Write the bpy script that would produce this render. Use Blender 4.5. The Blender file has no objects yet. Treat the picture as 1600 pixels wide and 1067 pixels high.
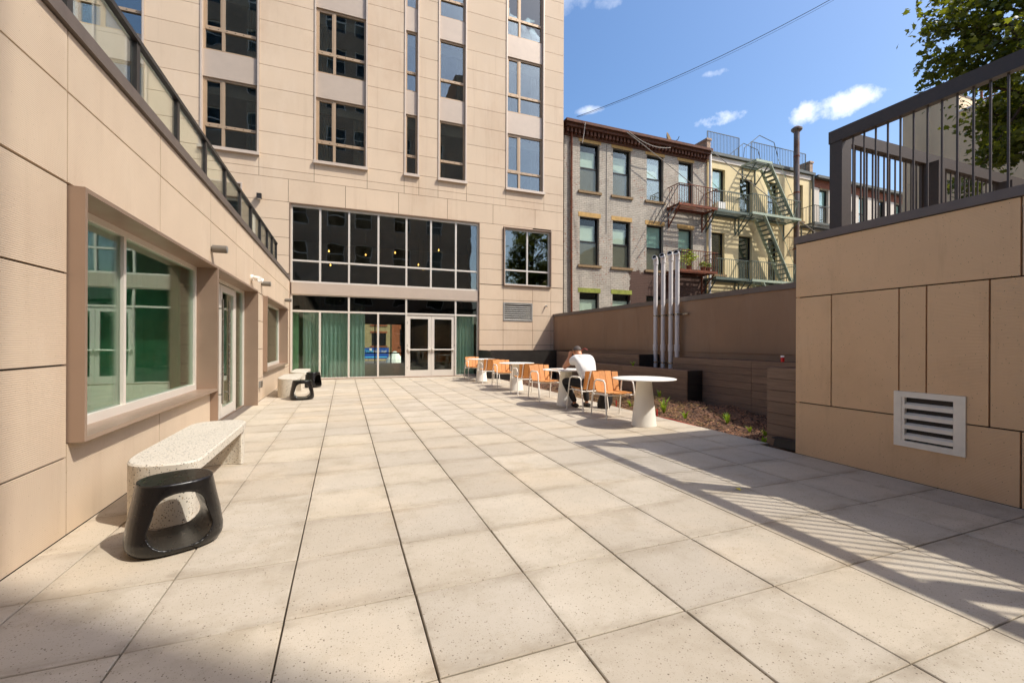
import bpy, math, random
from mathutils import Vector, Matrix
R = random.Random(11)
D = bpy.data; SC = bpy.context.scene; COL = SC.collection
PI = math.pi

# ------------------------------------------------------------------ camera, sky, sun, exposure
cam = D.objects.new('camera', D.cameras.new('camera')); COL.objects.link(cam)
cam.data.sensor_width = 36; cam.data.lens = 36 * 678.56 / 1600; cam.data.shift_y = 1.8 / 1600
cam.data.clip_end = 2000; cam.data.clip_start = .05
cam.matrix_world = Matrix.Translation((0, 0, 1.312)) @ Matrix.Rotation(-.3684, 4, 'Z') @ Matrix.Rotation(PI / 2, 4, 'X') @ Matrix.Rotation(.0036, 4, 'Z')
SC.camera = cam

SUN = Vector((.608, -.494, 1.0)).normalized()          # towards the sun
SUN_EL = math.asin(SUN.z); SUN_AZ = math.atan2(SUN.x, SUN.y)
w = D.worlds.new('World'); SC.world = w; w.use_nodes = True
nt = w.node_tree; nt.nodes.clear()
def wn(t, **k):
    n = nt.nodes.new(t)
    for a, b in k.items(): setattr(n, a, b)
    return n
out = wn('ShaderNodeOutputWorld'); bg = wn('ShaderNodeBackground'); bg.inputs[1].default_value = .15
sky = wn('ShaderNodeTexSky', sky_type='NISHITA', sun_disc=False, sun_elevation=SUN_EL, sun_rotation=SUN_AZ)
sky.altitude = 0; sky.air_density = 1.0; sky.dust_density = 2.6; sky.ozone_density = 2.0
tc = wn('ShaderNodeTexCoord')
noi = wn('ShaderNodeTexNoise'); noi.inputs['Scale'].default_value = 17; noi.inputs['Detail'].default_value = 10; noi.inputs['Roughness'].default_value = .6
nt.links.new(tc.outputs['Generated'], noi.inputs['Vector'])
def vm(op, a, b=None):
    n = wn('ShaderNodeVectorMath', operation=op); nt.links.new(a, n.inputs[0])
    if b is not None: n.inputs[1].default_value = b
    return n.outputs['Value'] if op == 'DOT_PRODUCT' else n.outputs[0]
def mm(op, a, b=None, clamp=False):
    n = wn('ShaderNodeMath', operation=op, use_clamp=clamp)
    for i, q in enumerate((a, b)):
        if q is None: continue
        if isinstance(q, (int, float)): n.inputs[i].default_value = q
        else: nt.links.new(q, n.inputs[i])
    return n.outputs[0]
# fair-weather clouds: (azimuth from +Y towards +X, elevation, half width, half height, density) in degrees
CLOUDS = [(57.6, 23.7, 4.6, 1.5, 1.0), (47.0, 25.0, 3.4, 1.0, .85), (31.8, 27.8, 3.0, .6, .5), (29, 38.5, 3.4, 2.2, .35), (33.5, 37.5, 2.6, .9, .35),
          (46, 29.4, 2.2, .5, .5), (100, 22, 9, 3, .9), (140, 30, 8, 3, .8), (190, 24, 10, 3.5, .9), (235, 34, 7, 2.5, .8), (280, 25, 9, 3, .9), (330, 30, 8, 3, .8)]
tot = None
nz = mm('MULTIPLY', mm('SUBTRACT', noi.outputs['Fac'], .5), 3.4)
for az, el, sx, sy, den in CLOUDS:
    a, e = math.radians(az), math.radians(el)
    c = Vector((math.sin(a) * math.cos(e), math.cos(a) * math.cos(e), math.sin(e)))
    h = Vector((math.cos(a), -math.sin(a), 0)); v = h.cross(c); v = v if v.z > 0 else -v
    x = mm('DIVIDE', vm('DOT_PRODUCT', tc.outputs['Generated'], h), math.radians(sx))
    y = mm('DIVIDE', mm('SUBTRACT', vm('DOT_PRODUCT', tc.outputs['Generated'], v), 0.0), math.radians(sy))
    front = mm('GREATER_THAN', vm('DOT_PRODUCT', tc.outputs['Generated'], c), .6)
    r2 = mm('ADD', mm('MULTIPLY', x, x), mm('MULTIPLY', y, y))
    m = mm('ADD', mm('SUBTRACT', .55, r2), nz)
    m = mm('MULTIPLY', mm('MULTIPLY', m, 1.1, True), mm('MULTIPLY', front, den))
    tot = m if tot is None else mm('MAXIMUM', tot, m)
mix = wn('ShaderNodeMix', data_type='RGBA'); nt.links.new(tot, mix.inputs[0])
hs = wn('ShaderNodeHueSaturation'); hs.inputs['Saturation'].default_value = 1.22; nt.links.new(sky.outputs[0], hs.inputs['Color']); nt.links.new(hs.outputs[0], mix.inputs[6]); mix.inputs[7].default_value = (6.4, 6.5, 6.8, 1)
nt.links.new(mix.outputs[2], bg.inputs[0]); nt.links.new(bg.outputs[0], out.inputs[0])

sun = D.objects.new('sun', D.lights.new('sun', 'SUN')); COL.objects.link(sun)
sun.data.energy = 3.0; sun.data.angle = math.radians(.53); sun.data.color = (1, .96, .88)
sun.rotation_euler = SUN.to_track_quat('Z', 'Y').to_euler(); sun.location = (10, -10, 25)
vs = SC.view_settings; vs.view_transform = 'Standard'; vs.look = 'None'; vs.exposure = .64; vs.gamma = 1; vs.use_curve_mapping = False
SC.render.film_transparent = False
SC.cycles.max_bounces = 10; SC.cycles.transparent_max_bounces = 24; SC.cycles.glossy_bounces = 5; SC.cycles.diffuse_bounces = 5

# ------------------------------------------------------------------ materials
def lin(h):
    h = h.lstrip('#'); v = [int(h[i:i + 2], 16) / 255 for i in (0, 2, 4)]
    return tuple(((q + .055) / 1.055) ** 2.4 if q > .04045 else q / 12.92 for q in v)
class NT:
    def __init__(s, name):
        s.m = D.materials.new(name); s.m.use_nodes = True; s.t = s.m.node_tree; s.t.nodes.clear()
        s.out = s.n('ShaderNodeOutputMaterial')
    def n(s, t, **k):
        q = s.t.nodes.new(t)
        for a, b in k.items(): setattr(q, a, b)
        return q
    def l(s, a, b): s.t.links.new(a, b)
    def put(s, v, sock):
        if isinstance(v, (int, float)): sock.default_value = v
        elif isinstance(v, tuple): sock.default_value = v if len(v) == 4 or sock.type == 'VECTOR' else v + (1,)
        else: s.l(v, sock)
    def math(s, op, a, b=0.0, clamp=False):
        q = s.n('ShaderNodeMath', operation=op, use_clamp=clamp); s.put(a, q.inputs[0]); s.put(b, q.inputs[1]); return q.outputs[0]
    def mix(s, f, a, b, mode='MIX'):
        q = s.n('ShaderNodeMix', data_type='RGBA', blend_type=mode); s.put(f, q.inputs[0]); s.put(a, q.inputs[6]); s.put(b, q.inputs[7]); return q.outputs[2]
    def ramp(s, v, lo, hi): 
        q = s.n('ShaderNodeMapRange'); s.put(v, q.inputs[0]); q.inputs[1].default_value = lo; q.inputs[2].default_value = hi; return q.outputs[0]
    def noise(s, vec, scale, detail=4, rough=.6):
        q = s.n('ShaderNodeTexNoise'); s.l(vec, q.inputs['Vector']); q.inputs['Scale'].default_value = scale; q.inputs['Detail'].default_value = detail; q.inputs['Roughness'].default_value = rough; return q.outputs[0]
    def pos(s): return s.n('ShaderNodeNewGeometry').outputs['Position']
    def obj(s): return s.n('ShaderNodeTexCoord').outputs['Object']
    def rnd(s): return s.n('ShaderNodeObjectInfo').outputs['Random']
    def scaled(s, vec, sc):
        q = s.n('ShaderNodeVectorMath', operation='MULTIPLY'); s.l(vec, q.inputs[0]); q.inputs[1].default_value = sc; return q.outputs[0]
    def shifted(s, vec, k=37.0):
        q = s.n('ShaderNodeVectorMath', operation='ADD'); s.l(vec, q.inputs[0])
        c = s.n('ShaderNodeCombineXYZ'); r = s.math('MULTIPLY', s.rnd(), k); s.l(r, c.inputs[0]); s.l(r, c.inputs[1]); s.l(r, c.inputs[2]); s.l(c.outputs[0], q.inputs[1]); return q.outputs[0]
def surf(name, col, rough=.7, metal=0, var=.12, vscale=3, rnd=0, bump=0, bscale=60, ribs=None, speck=None, stains=(), local=False, stretch=None, spec=.5, coat=0, ribamt=.5):
    """procedural surface: base colour + noise variation + stains + specks + ribs/bump"""
    s = NT(name); P = s.shifted(s.obj()) if local else s.pos()
    if stretch: P2 = s.scaled(P, stretch)
    else: P2 = P
    c = lin(col) if isinstance(col, str) else col
    f = s.noise(P2, vscale, 6, .65)
    lo = tuple(x * (1 - var) for x in c); hi = tuple(min(1, x * (1 + var)) for x in c)
    cc = s.mix(s.ramp(f, .3, .7), lo, hi)
    if rnd:
        k = s.math('ADD', s.math('MULTIPLY', s.math('SUBTRACT', s.rnd(), .5), rnd), 1.0)
        q = s.n('ShaderNodeCombineColor'); [s.l(k, q.inputs[i]) for i in range(3)]
        cc = s.mix(1.0, cc, q.outputs[0], 'MULTIPLY')
    for (sc, scol, a, b, amt, st) in stains:
        PP = s.scaled(P, st) if st else P
        m = s.math('MULTIPLY', s.ramp(s.noise(PP, sc, 7, .7), a, b), amt)
        cc = s.mix(m, cc, lin(scol))
    if speck:
        for (sc, r0, scol, keep) in speck:
            v = s.n('ShaderNodeTexVoronoi'); s.l(P, v.inputs['Vector']); v.inputs['Scale'].default_value = sc
            d = s.math('LESS_THAN', v.outputs['Distance'], r0)
            wv = s.n('ShaderNodeSeparateColor'); s.l(v.outputs['Color'], wv.inputs[0])
            d = s.math('MULTIPLY', d, s.math('LESS_THAN', wv.outputs[0], keep))
            cc = s.mix(s.math('MULTIPLY', d, .8), cc, lin(scol))
    b = s.n('ShaderNodeBsdfPrincipled'); s.put(cc, b.inputs['Base Color']); b.inputs['Metallic'].default_value = metal
    b.inputs['Specular IOR Level'].default_value = spec
    b.inputs['Coat Weight'].default_value = coat
    s.put(s.math('ADD', s.math('MULTIPLY', s.math('SUBTRACT', s.noise(P, vscale * 4, 3), .5), .25), rough, True), b.inputs['Roughness'])
    nrm = None
    if bump:
        q = s.n('ShaderNodeBump'); q.inputs['Strength'].default_value = bump; q.inputs['Distance'].default_value = .004
        s.l(s.noise(P, bscale, 5, .7), q.inputs['Height']); nrm = q.outputs[0]
    if ribs:
        sp = s.n('ShaderNodeSeparateXYZ'); s.l(P, sp.inputs[0])
        sn = s.math('SINE', s.math('MULTIPLY', sp.outputs[2], 2 * PI / ribs))
        q = s.n('ShaderNodeBump'); q.inputs['Strength'].default_value = ribamt; q.inputs['Distance'].default_value = .0035; s.l(sn, q.inputs['Height'])
        if nrm: s.l(nrm, q.inputs['Normal'])
        nrm = q.outputs[0]
    if nrm: s.l(nrm, b.inputs['Normal'])
    s.l(b.outputs[0], s.out.inputs[0]); return s.m
def glass(name, tint=(.75, .85, .8), refl=1.0, base=.04, bend=0):
    s = NT(name); f = s.n('ShaderNodeFresnel'); f.inputs[0].default_value = 1.5
    fac = s.math('ADD', s.math('MULTIPLY', f.outputs[0], refl), base, True)
    t = s.n('ShaderNodeBsdfTransparent'); t.inputs[0].default_value = tint + (1,)
    g = s.n('ShaderNodeBsdfGlossy'); g.inputs['Roughness'].default_value = .0; g.inputs[0].default_value = (.95, 1, .98, 1)
    if bend:
        q = s.n('ShaderNodeBump'); q.inputs['Strength'].default_value = bend; q.inputs['Distance'].default_value = .02
        s.l(s.noise(s.shifted(s.obj()), 1.3, 1), q.inputs['Height']); s.l(q.outputs[0], g.inputs['Normal'])
    m = s.n('ShaderNodeMixShader'); s.l(fac, m.inputs[0]); s.l(t.outputs[0], m.inputs[1]); s.l(g.outputs[0], m.inputs[2]); s.l(m.outputs[0], s.out.inputs[0]); return s.m
def cloth(name, col, trans=.4, var=.2):
    s = NT(name); c = lin(col); P = s.obj()
    cc = s.mix(s.noise(s.scaled(P, (3, 3, .2)), 3, 3), tuple(x * (1 - var) for x in c), tuple(min(1, x * (1 + var)) for x in c))
    a = s.n('ShaderNodeBsdfDiffuse'); b = s.n('ShaderNodeBsdfTranslucent'); s.l(cc, a.inputs[0]); s.l(cc, b.inputs[0])
    m = s.n('ShaderNodeMixShader'); m.inputs[0].default_value = trans; s.l(a.outputs[0], m.inputs[1]); s.l(b.outputs[0], m.inputs[2]); s.l(m.outputs[0], s.out.inputs[0]); return s.m
def glow(name, col, st):
    s = NT(name); e = s.n('ShaderNodeEmission'); e.inputs[0].default_value = lin(col) + (1,); e.inputs[1].default_value = st; s.l(e.outputs[0], s.out.inputs[0]); return s.m
def brickmat(name, paint, brick, mortar, wear=.5, scale=1.0, patch=None):
    """small bricks (about 2 px in the photo): relief and colour in the material, paint worn off in places"""
    s = NT(name); P = s.pos()
    sp = s.n('ShaderNodeSeparateXYZ'); s.l(P, sp.inputs[0]); cb = s.n('ShaderNodeCombineXYZ')
    s.l(s.math('ADD', sp.outputs[0], sp.outputs[1]), cb.inputs[0]); s.l(sp.outputs[2], cb.inputs[1])
    b = s.n('ShaderNodeTexBrick'); s.l(cb.outputs[0], b.inputs['Vector']); b.inputs['Scale'].default_value = 1
    b.inputs['Brick Width'].default_value = .215 * scale; b.inputs['Row Height'].default_value = .075 * scale; b.inputs['Mortar Size'].default_value = .009 * scale
    b.inputs['Color1'].default_value = (1, 1, 1, 1); b.inputs['Color2'].default_value = (.82, .82, .82, 1); b.inputs['Mortar'].default_value = (.6, .6, .6, 1)
    pc = s.mix(s.ramp(s.noise(P, 1.1, 6, .7), .3, .7), tuple(x * .8 for x in lin(paint)), tuple(min(1, x * 1.15) for x in lin(paint)))
    m = s.ramp(s.noise(P, 13, 8, .75), .66 - .16 * wear, .70 - .16 * wear)
    m2 = s.math('MULTIPLY', m, s.ramp(s.noise(P, .9, 2), .42, .6))
    cc = s.mix(m2, pc, lin(brick))
    cc = s.mix(s.math('MULTIPLY', s.ramp(s.noise(s.scaled(P, (2, 2, .35)), 2.5, 6, .7), .52, .75), .4), cc, lin(mortar))
    cc = s.mix(s.math('MULTIPLY', s.ramp(s.noise(s.scaled(P, (1, 1, 3)), 9, 6, .75), .55, .7), .55), cc, tuple(min(1, x * 1.3) for x in lin(paint)))
    cc = s.mix(s.math('MULTIPLY', s.ramp(s.noise(s.scaled(P, (1, 1, 2.5)), 16, 6, .75), .6, .72), .6), cc, tuple(x * .4 for x in lin(paint)))
    cc = s.mix(.95, cc, b.outputs['Color'], 'MULTIPLY')
    if patch:
        px0, px1, pz, pcol = patch
        nn = s.math('MULTIPLY', s.math('SUBTRACT', s.noise(P, 2.2, 5, .7), .5), 1.0)
        a1 = s.math('GREATER_THAN', s.math('ADD', sp.outputs[0], nn), px0); a2 = s.math('LESS_THAN', s.math('ADD', sp.outputs[2], nn), pz)
        pm = s.math('MULTIPLY', a1, a2)
        cc = s.mix(pm, cc, s.mix(s.noise(s.scaled(P, (1, 1, .2)), 4, 6, .7), lin(pcol), tuple(x * 1.9 for x in lin(pcol))))
    p = s.n('ShaderNodeBsdfPrincipled'); s.l(cc, p.inputs['Base Color']); p.inputs['Roughness'].default_value = .85
    q = s.n('ShaderNodeBump'); q.inputs['Strength'].default_value = .8; q.inputs['Distance'].default_value = .012
    s.l(s.math('ADD', b.outputs['Fac'], s.math('MULTIPLY', s.noise(P, 25, 4), -.6)), q.inputs['Height']); q.invert = True
    s.l(q.outputs[0], p.inputs['Normal']); s.l(p.outputs[0], s.out.inputs[0]); return s.m
def leafmat(name, a, b, tr=.45):
    s = NT(name)
    q = s.n('ShaderNodeNewGeometry'); f = q.outputs['Random Per Island']
    cc = s.mix(s.math('POWER', f, 1.4), lin(a), lin(b))
    d = s.n('ShaderNodeBsdfPrincipled'); s.l(cc, d.inputs['Base Color']); d.inputs['Roughness'].default_value = .45
    t = s.n('ShaderNodeBsdfTranslucent'); s.l(s.mix(.5, cc, lin('#a0a020')), t.inputs[0])
    m = s.n('ShaderNodeMixShader'); m.inputs[0].default_value = tr; s.l(d.outputs[0], m.inputs[1]); s.l(t.outputs[0], m.inputs[2]); s.l(m.outputs[0], s.out.inputs[0]); return s.m

STONE = '#c9ab8e'
MT = dict(
 paver=None,
 paver_base=surf('paver_base', '#4c453c', .9),
 stone_left=surf('stone_left', '#c9b49b', .75, var=.05, vscale=.9, rnd=.05, bump=.15, bscale=150, ribs=.0125, ribamt=.26, speck=[(38, .09, '#7d6650', .3)], stains=[(.7, '#b79c82', .5, .8, .5, (1, 1, .4)), (2.2, '#a98f76', .55, .8, .35, (2, 2, .2)), (1.1, '#dccab4', .55, .75, .35, (1, 1, .6))]),
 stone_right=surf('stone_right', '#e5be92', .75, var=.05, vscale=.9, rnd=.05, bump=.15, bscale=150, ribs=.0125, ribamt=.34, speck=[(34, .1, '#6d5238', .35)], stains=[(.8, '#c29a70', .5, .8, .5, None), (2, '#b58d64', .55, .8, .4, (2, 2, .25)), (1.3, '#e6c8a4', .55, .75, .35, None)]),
 stone_tall=surf('stone_tall', '#d2bba0', .75, var=.05, vscale=.6, rnd=.06, bump=.15, bscale=70, stains=[(.35, '#b7977a', .5, .75, .55, (1, 1, .5)), (.8, '#ddcab4', .55, .75, .4, (1.5, 1, .4)), (1.6, '#a88c70', .56, .8, .4, (3, 3, .12))]),
 backing=surf('backing', '#3b2f26', .9), 
 bronze=surf('bronze', '#9d8572', .38, metal=.35, var=.06, vscale=1.2),
 bronze_dark=surf('bronze_dark', '#7d6d60', .4, metal=.35, var=.05),
 window_frame=surf('window_frame', '#b39a7e', .42, metal=.3, var=.05),
 trim=surf('trim', '#cdbcab', .45, metal=.2, var=.04),
 spandrel=surf('spandrel', '#bfae9d', .4, metal=.15, var=.04),
 alu=surf('alu', '#dcd4c8', .38, metal=.25, var=.03),
 steel=surf('steel', '#b9b2a6', .25, metal=.9, var=.05),
 coping=surf('coping', '#6c6058', .5, metal=.2, var=.1, vscale=8),
 railing_black=surf('railing_black', '#2b2724', .45, var=.1),
 railing_bronze=surf('railing_bronze', '#3e332c', .55, metal=.0, var=.12, vscale=25, bump=.1, bscale=200),
 glass_clear=glass('glass_clear', (.955, .975, .955), .55, .012),
 glass_window=glass('glass_window', (.84, .88, .85), 1.0, .1, .13),
 glass_store=glass('glass_store', (.9, .95, .92), .75, .02, .1),
 glass_upper=glass('glass_upper', (.86, .9, .88), .9, .08, .14),
 glass_left=glass('glass_left', (.88, .96, .9), .7, .02, .04),
 glass_dark=glass('glass_dark', (.3, .3, .3), .6, .02, .2),
 glass_old=glass('glass_old', (.93, .97, .95), .35, .01, .3),
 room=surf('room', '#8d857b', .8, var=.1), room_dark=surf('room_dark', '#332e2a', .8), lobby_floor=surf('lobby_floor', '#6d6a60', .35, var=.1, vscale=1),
 curtain_green=cloth('curtain_green', '#d2f0e2', .35), curtain_deep=cloth('curtain_deep', '#7cc49a', .45), curtain_grey=cloth('curtain_grey', '#aaa79e', .3),
 bulb=glow('bulb', '#ffc060', 3),
 terrazzo=surf('terrazzo', '#c9c0b0', .55, var=.04, local=True, bump=.08, bscale=120, speck=[(50, .3, '#1a1512', .2), (88, .32, '#3a312a', .28), (66, .28, '#9a8058', .25)]),
 black_gloss=surf('black_gloss', '#120f0d', .3, var=.25, vscale=7, local=True, coat=.1, stains=[(9, '#3a332c', .6, .75, .35, None)]),
 black_steel=surf('black_steel', '#34302c', .45, metal=.3, var=.25, vscale=2.5, stains=[(3, '#5a544c', .55, .8, .4, None)]),
 white_metal=surf('white_metal', '#ece6da', .45, var=.03, local=True),
 chair_wood=surf('chair_wood', '#cf8a48', .5, var=.18, vscale=5, local=True, rnd=.18, stretch=(12, 12, .9)),
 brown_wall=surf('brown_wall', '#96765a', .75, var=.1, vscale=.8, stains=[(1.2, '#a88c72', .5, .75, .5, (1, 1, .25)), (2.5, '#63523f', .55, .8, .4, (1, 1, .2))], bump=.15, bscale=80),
 plank=surf('plank', '#7d6552', .7, var=.2, vscale=2.5, rnd=.16, local=True, stretch=(1, 1, 14), bump=.25, bscale=30),
 shaded_board=surf('shaded_board', '#211d1b', .6, var=.2, vscale=3),  # planter end boards: shade on the end faces put into the colour
 soil=surf('soil', '#5d412f', .95, var=.45, vscale=9, bump=.9, bscale=30), chip=surf('chip', '#8a6248', .9, var=.5, vscale=16), chip_dark=surf('chip_dark', '#35251a', .9, var=.4, vscale=20),
 straw=surf('straw', '#a98c58', .9, var=.3, vscale=30),
 weed=leafmat('weed', '#5b8a22', '#93b53a'), pot_leaf=leafmat('pot_leaf', '#8aa52a', '#c8cf3c'),
 leaf=leafmat('leaf', '#24380f', '#76822a', .45), leaf2=leafmat('leaf2', '#2c471c', '#5d7a2c', .4), bark=surf('bark', '#4a3b2e', .9, var=.3, vscale=12, bump=.6, bscale=40),
 red=surf('red', '#d51f1c', .45, var=.1), white=surf('white', '#eeeae2', .5, var=.03), pvc=surf('pvc', '#d8d2ce', .4, var=.06, vscale=6, local=True),
 grey_box=surf('grey_box', '#8d8a84', .5, metal=.3), bait=surf('bait', '#2a2625', .5, var=.15), lamp_grey=surf('lamp_grey', '#777168', .4, metal=.4),
 louver_metal=surf('louver_metal', '#b3aea5', .4, metal=.5, var=.08), vent_cream=surf('vent_cream', '#f2e8d6', .55, var=.06, vscale=8, local=True), void=surf('void', '#14110e', .9),
 brick_grey=brickmat('brick_grey', '#c2b7a6', '#9c5238', '#7d7266', .6, 1.1, patch=(12.6, 99, 4.75, '#4a352b')),
 stucco_yellow=surf('stucco_yellow', '#e6d2a2', .85, var=.07, vscale=1.4, bump=.3, bscale=60, stains=[(1.5, '#b08a54', .58, .8, .45, (1, 1, .3))]),
 stucco_white=surf('stucco_white', '#d8cdbd', .85, var=.07, vscale=1.4, stains=[(1.5, '#a8927a', .55, .8, .4, (1, 1, .3))]),
 brick_red=brickmat('brick_red', '#9a5a3e', '#7d3a28', '#6a5a50', .3), brick_cream=brickmat('brick_cream', '#c5ad7a', '#a88d58', '#8d7a58', .2), brick_orange=brickmat('brick_orange', '#b5653c', '#96492c', '#8a6a50', .3),
 brick_brown=brickmat('brick_brown', '#c4a88e', '#9a7058', '#8a776a', .3),
 lintel=surf('lintel', '#c09a5e', .85, var=.2, vscale=6), lintel_moss=surf('lintel_moss', '#8f9440', .85, var=.3, vscale=8), sillstone=surf('sillstone', '#8d7453', .85, var=.25, vscale=8),
 rust=surf('rust', '#6e3a22', .8, var=.4, vscale=9, stains=[(6, '#a8592c', .5, .7, .6, None)]), cornice=surf('cornice', '#5f3a28', .8, var=.4, vscale=7, stains=[(9, '#a35a2a', .55, .7, .6, None)]),
 dark_frame=surf('dark_frame', '#1f1a17', .5), blind=surf('blind', '#b4ae9c', .8, var=.06, vscale=6), blind_dark=surf('blind_dark', '#7b7263', .8, var=.08, vscale=6), blind_white=surf('blind_white', '#d8dccb', .8, var=.05),
 green_iron=surf('green_iron', '#5f6b62', .6, var=.25, vscale=6), pale_iron=surf('pale_iron', '#a9b5a0', .6, var=.15, vscale=6, stains=[(7, '#8a5f3c', .6, .75, .5, None)]), iron_grey=surf('iron_grey', '#5f625c', .6, var=.2),
 flue=surf('flue', '#7a706a', .5, metal=.5, var=.2, stains=[(3, '#6e4a34', .45, .6, .8, (1, 1, .4))]),
 beige_wall=surf('beige_wall', '#dcc8a6', .85, var=.07, vscale=.4, stains=[(.5, '#a08d74', .5, .75, .45, (1, 1, .3))]),
 asphalt=surf('asphalt', '#4d4a47', .9, var=.15, vscale=.6), roof_grey=surf('roof_grey', '#77716a', .9, var=.1),
 banner=surf('banner', '#1f55a8', .6, var=.08), cyan=surf('cyan', '#5fd0e8', .6), cable=surf('cable', '#3c3a36', .7), pale_cable=surf('pale_cable', '#a79f95', .7),
 skin=surf('skin', '#c98d69', .5, var=.06, vscale=20, local=True), shirt=surf('shirt', '#e4e1dc', .85, var=.04, vscale=6, local=True, bump=1.0, bscale=8), trousers=surf('trousers', '#1c1a1b', .85, var=.15, vscale=10, local=True, bump=.5, bscale=16),
 hair=surf('hair', '#574c44', .7, var=.3, vscale=60, local=True), shoe=surf('shoe', '#2a2523', .6), bag=surf('bag', '#191717', .7, var=.2, vscale=12, bump=.5, bscale=20), yellow_leaf=surf('yellow_leaf', '#d8c62c', .6), paper=surf('paper', '#e2dccf', .7), tan=surf('tan', '#b98e62', .7),
)

def pavermat():
    s = NT('paver'); P = s.pos(); O = s.obj(); rn = s.rnd()
    c = s.mix(s.ramp(s.noise(P, 1.6, 6, .65), .3, .7), lin('#b5a996'), lin('#cabfae'))
    c = s.mix(s.math('MULTIPLY', rn, .4), c, lin('#bfae94')); r2 = s.math('FRACT', s.math('MULTIPLY', rn, 7.31)); c = s.mix(s.math('MULTIPLY', r2, .5), c, lin('#a3988a'))
    sp = s.n('ShaderNodeSeparateXYZ'); s.l(O, sp.inputs[0])
    ey = s.math('MINIMUM', sp.outputs[1], s.math('SUBTRACT', .604, sp.outputs[1])); ex = s.math('MINIMUM', sp.outputs[0], s.math('SUBTRACT', .602, sp.outputs[0]))
    n1 = s.noise(P, 7, 8, .75); n2 = s.noise(s.scaled(P, (1.2, 3, 1)), 2.2, 5, .7)
    m = s.math('MULTIPLY', s.ramp(s.math('ADD', ey, s.math('MULTIPLY', n1, -.16)), .03, -.06), s.ramp(n2, .38, .6)); c = s.mix(s.math('MULTIPLY', m, .45), c, lin('#8a7c68'))
    m = s.math('MULTIPLY', s.ramp(s.math('ADD', ex, s.math('MULTIPLY', n1, -.1)), .02, -.04), s.ramp(n2, .42, .62)); c = s.mix(s.math('MULTIPLY', m, .4), c, lin('#8f8270'))
    c = s.mix(s.math('MULTIPLY', s.ramp(s.noise(s.shifted(P, 3), 2.4, 7, .7), .52, .74), .5), c, lin('#96876f'))
    c = s.mix(s.math('MULTIPLY', s.ramp(s.noise(P, .8, 4, .6), .5, .75), .22), c, lin('#c9a878')); c = s.mix(s.math('MULTIPLY', s.ramp(s.noise(P, 13, 5, .7), .68, .78), .45), c, lin('#b08a55'))
    for sc, r0, col, keep, amt in ((60, .13, '#4a3c2e', .3, .8), (75, .17, '#6b5c4a', .35, .7), (160, .25, '#8d7f6b', .4, .5)):
        v = s.n('ShaderNodeTexVoronoi'); s.l(P, v.inputs['Vector']); v.inputs['Scale'].default_value = sc
        w_ = s.n('ShaderNodeSeparateColor'); s.l(v.outputs['Color'], w_.inputs[0])
        d = s.math('MULTIPLY', s.math('LESS_THAN', v.outputs['Distance'], s.math('MULTIPLY', w_.outputs[1], r0 * 1.8)), s.math('LESS_THAN', w_.outputs[0], keep)); c = s.mix(s.math('MULTIPLY', d, amt), c, lin(col))
    b = s.n('ShaderNodeBsdfPrincipled'); s.l(c, b.inputs['Base Color']); b.inputs['Roughness'].default_value = .82; b.inputs['Specular IOR Level'].default_value = .3
    q = s.n('ShaderNodeBump'); q.inputs['Strength'].default_value = .35; q.inputs['Distance'].default_value = .004; s.l(s.noise(P, 220, 4, .7), q.inputs['Height']); s.l(q.outputs[0], b.inputs['Normal'])
    s.l(b.outputs[0], s.out.inputs[0]); return s.m
MT['paver'] = pavermat()

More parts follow.
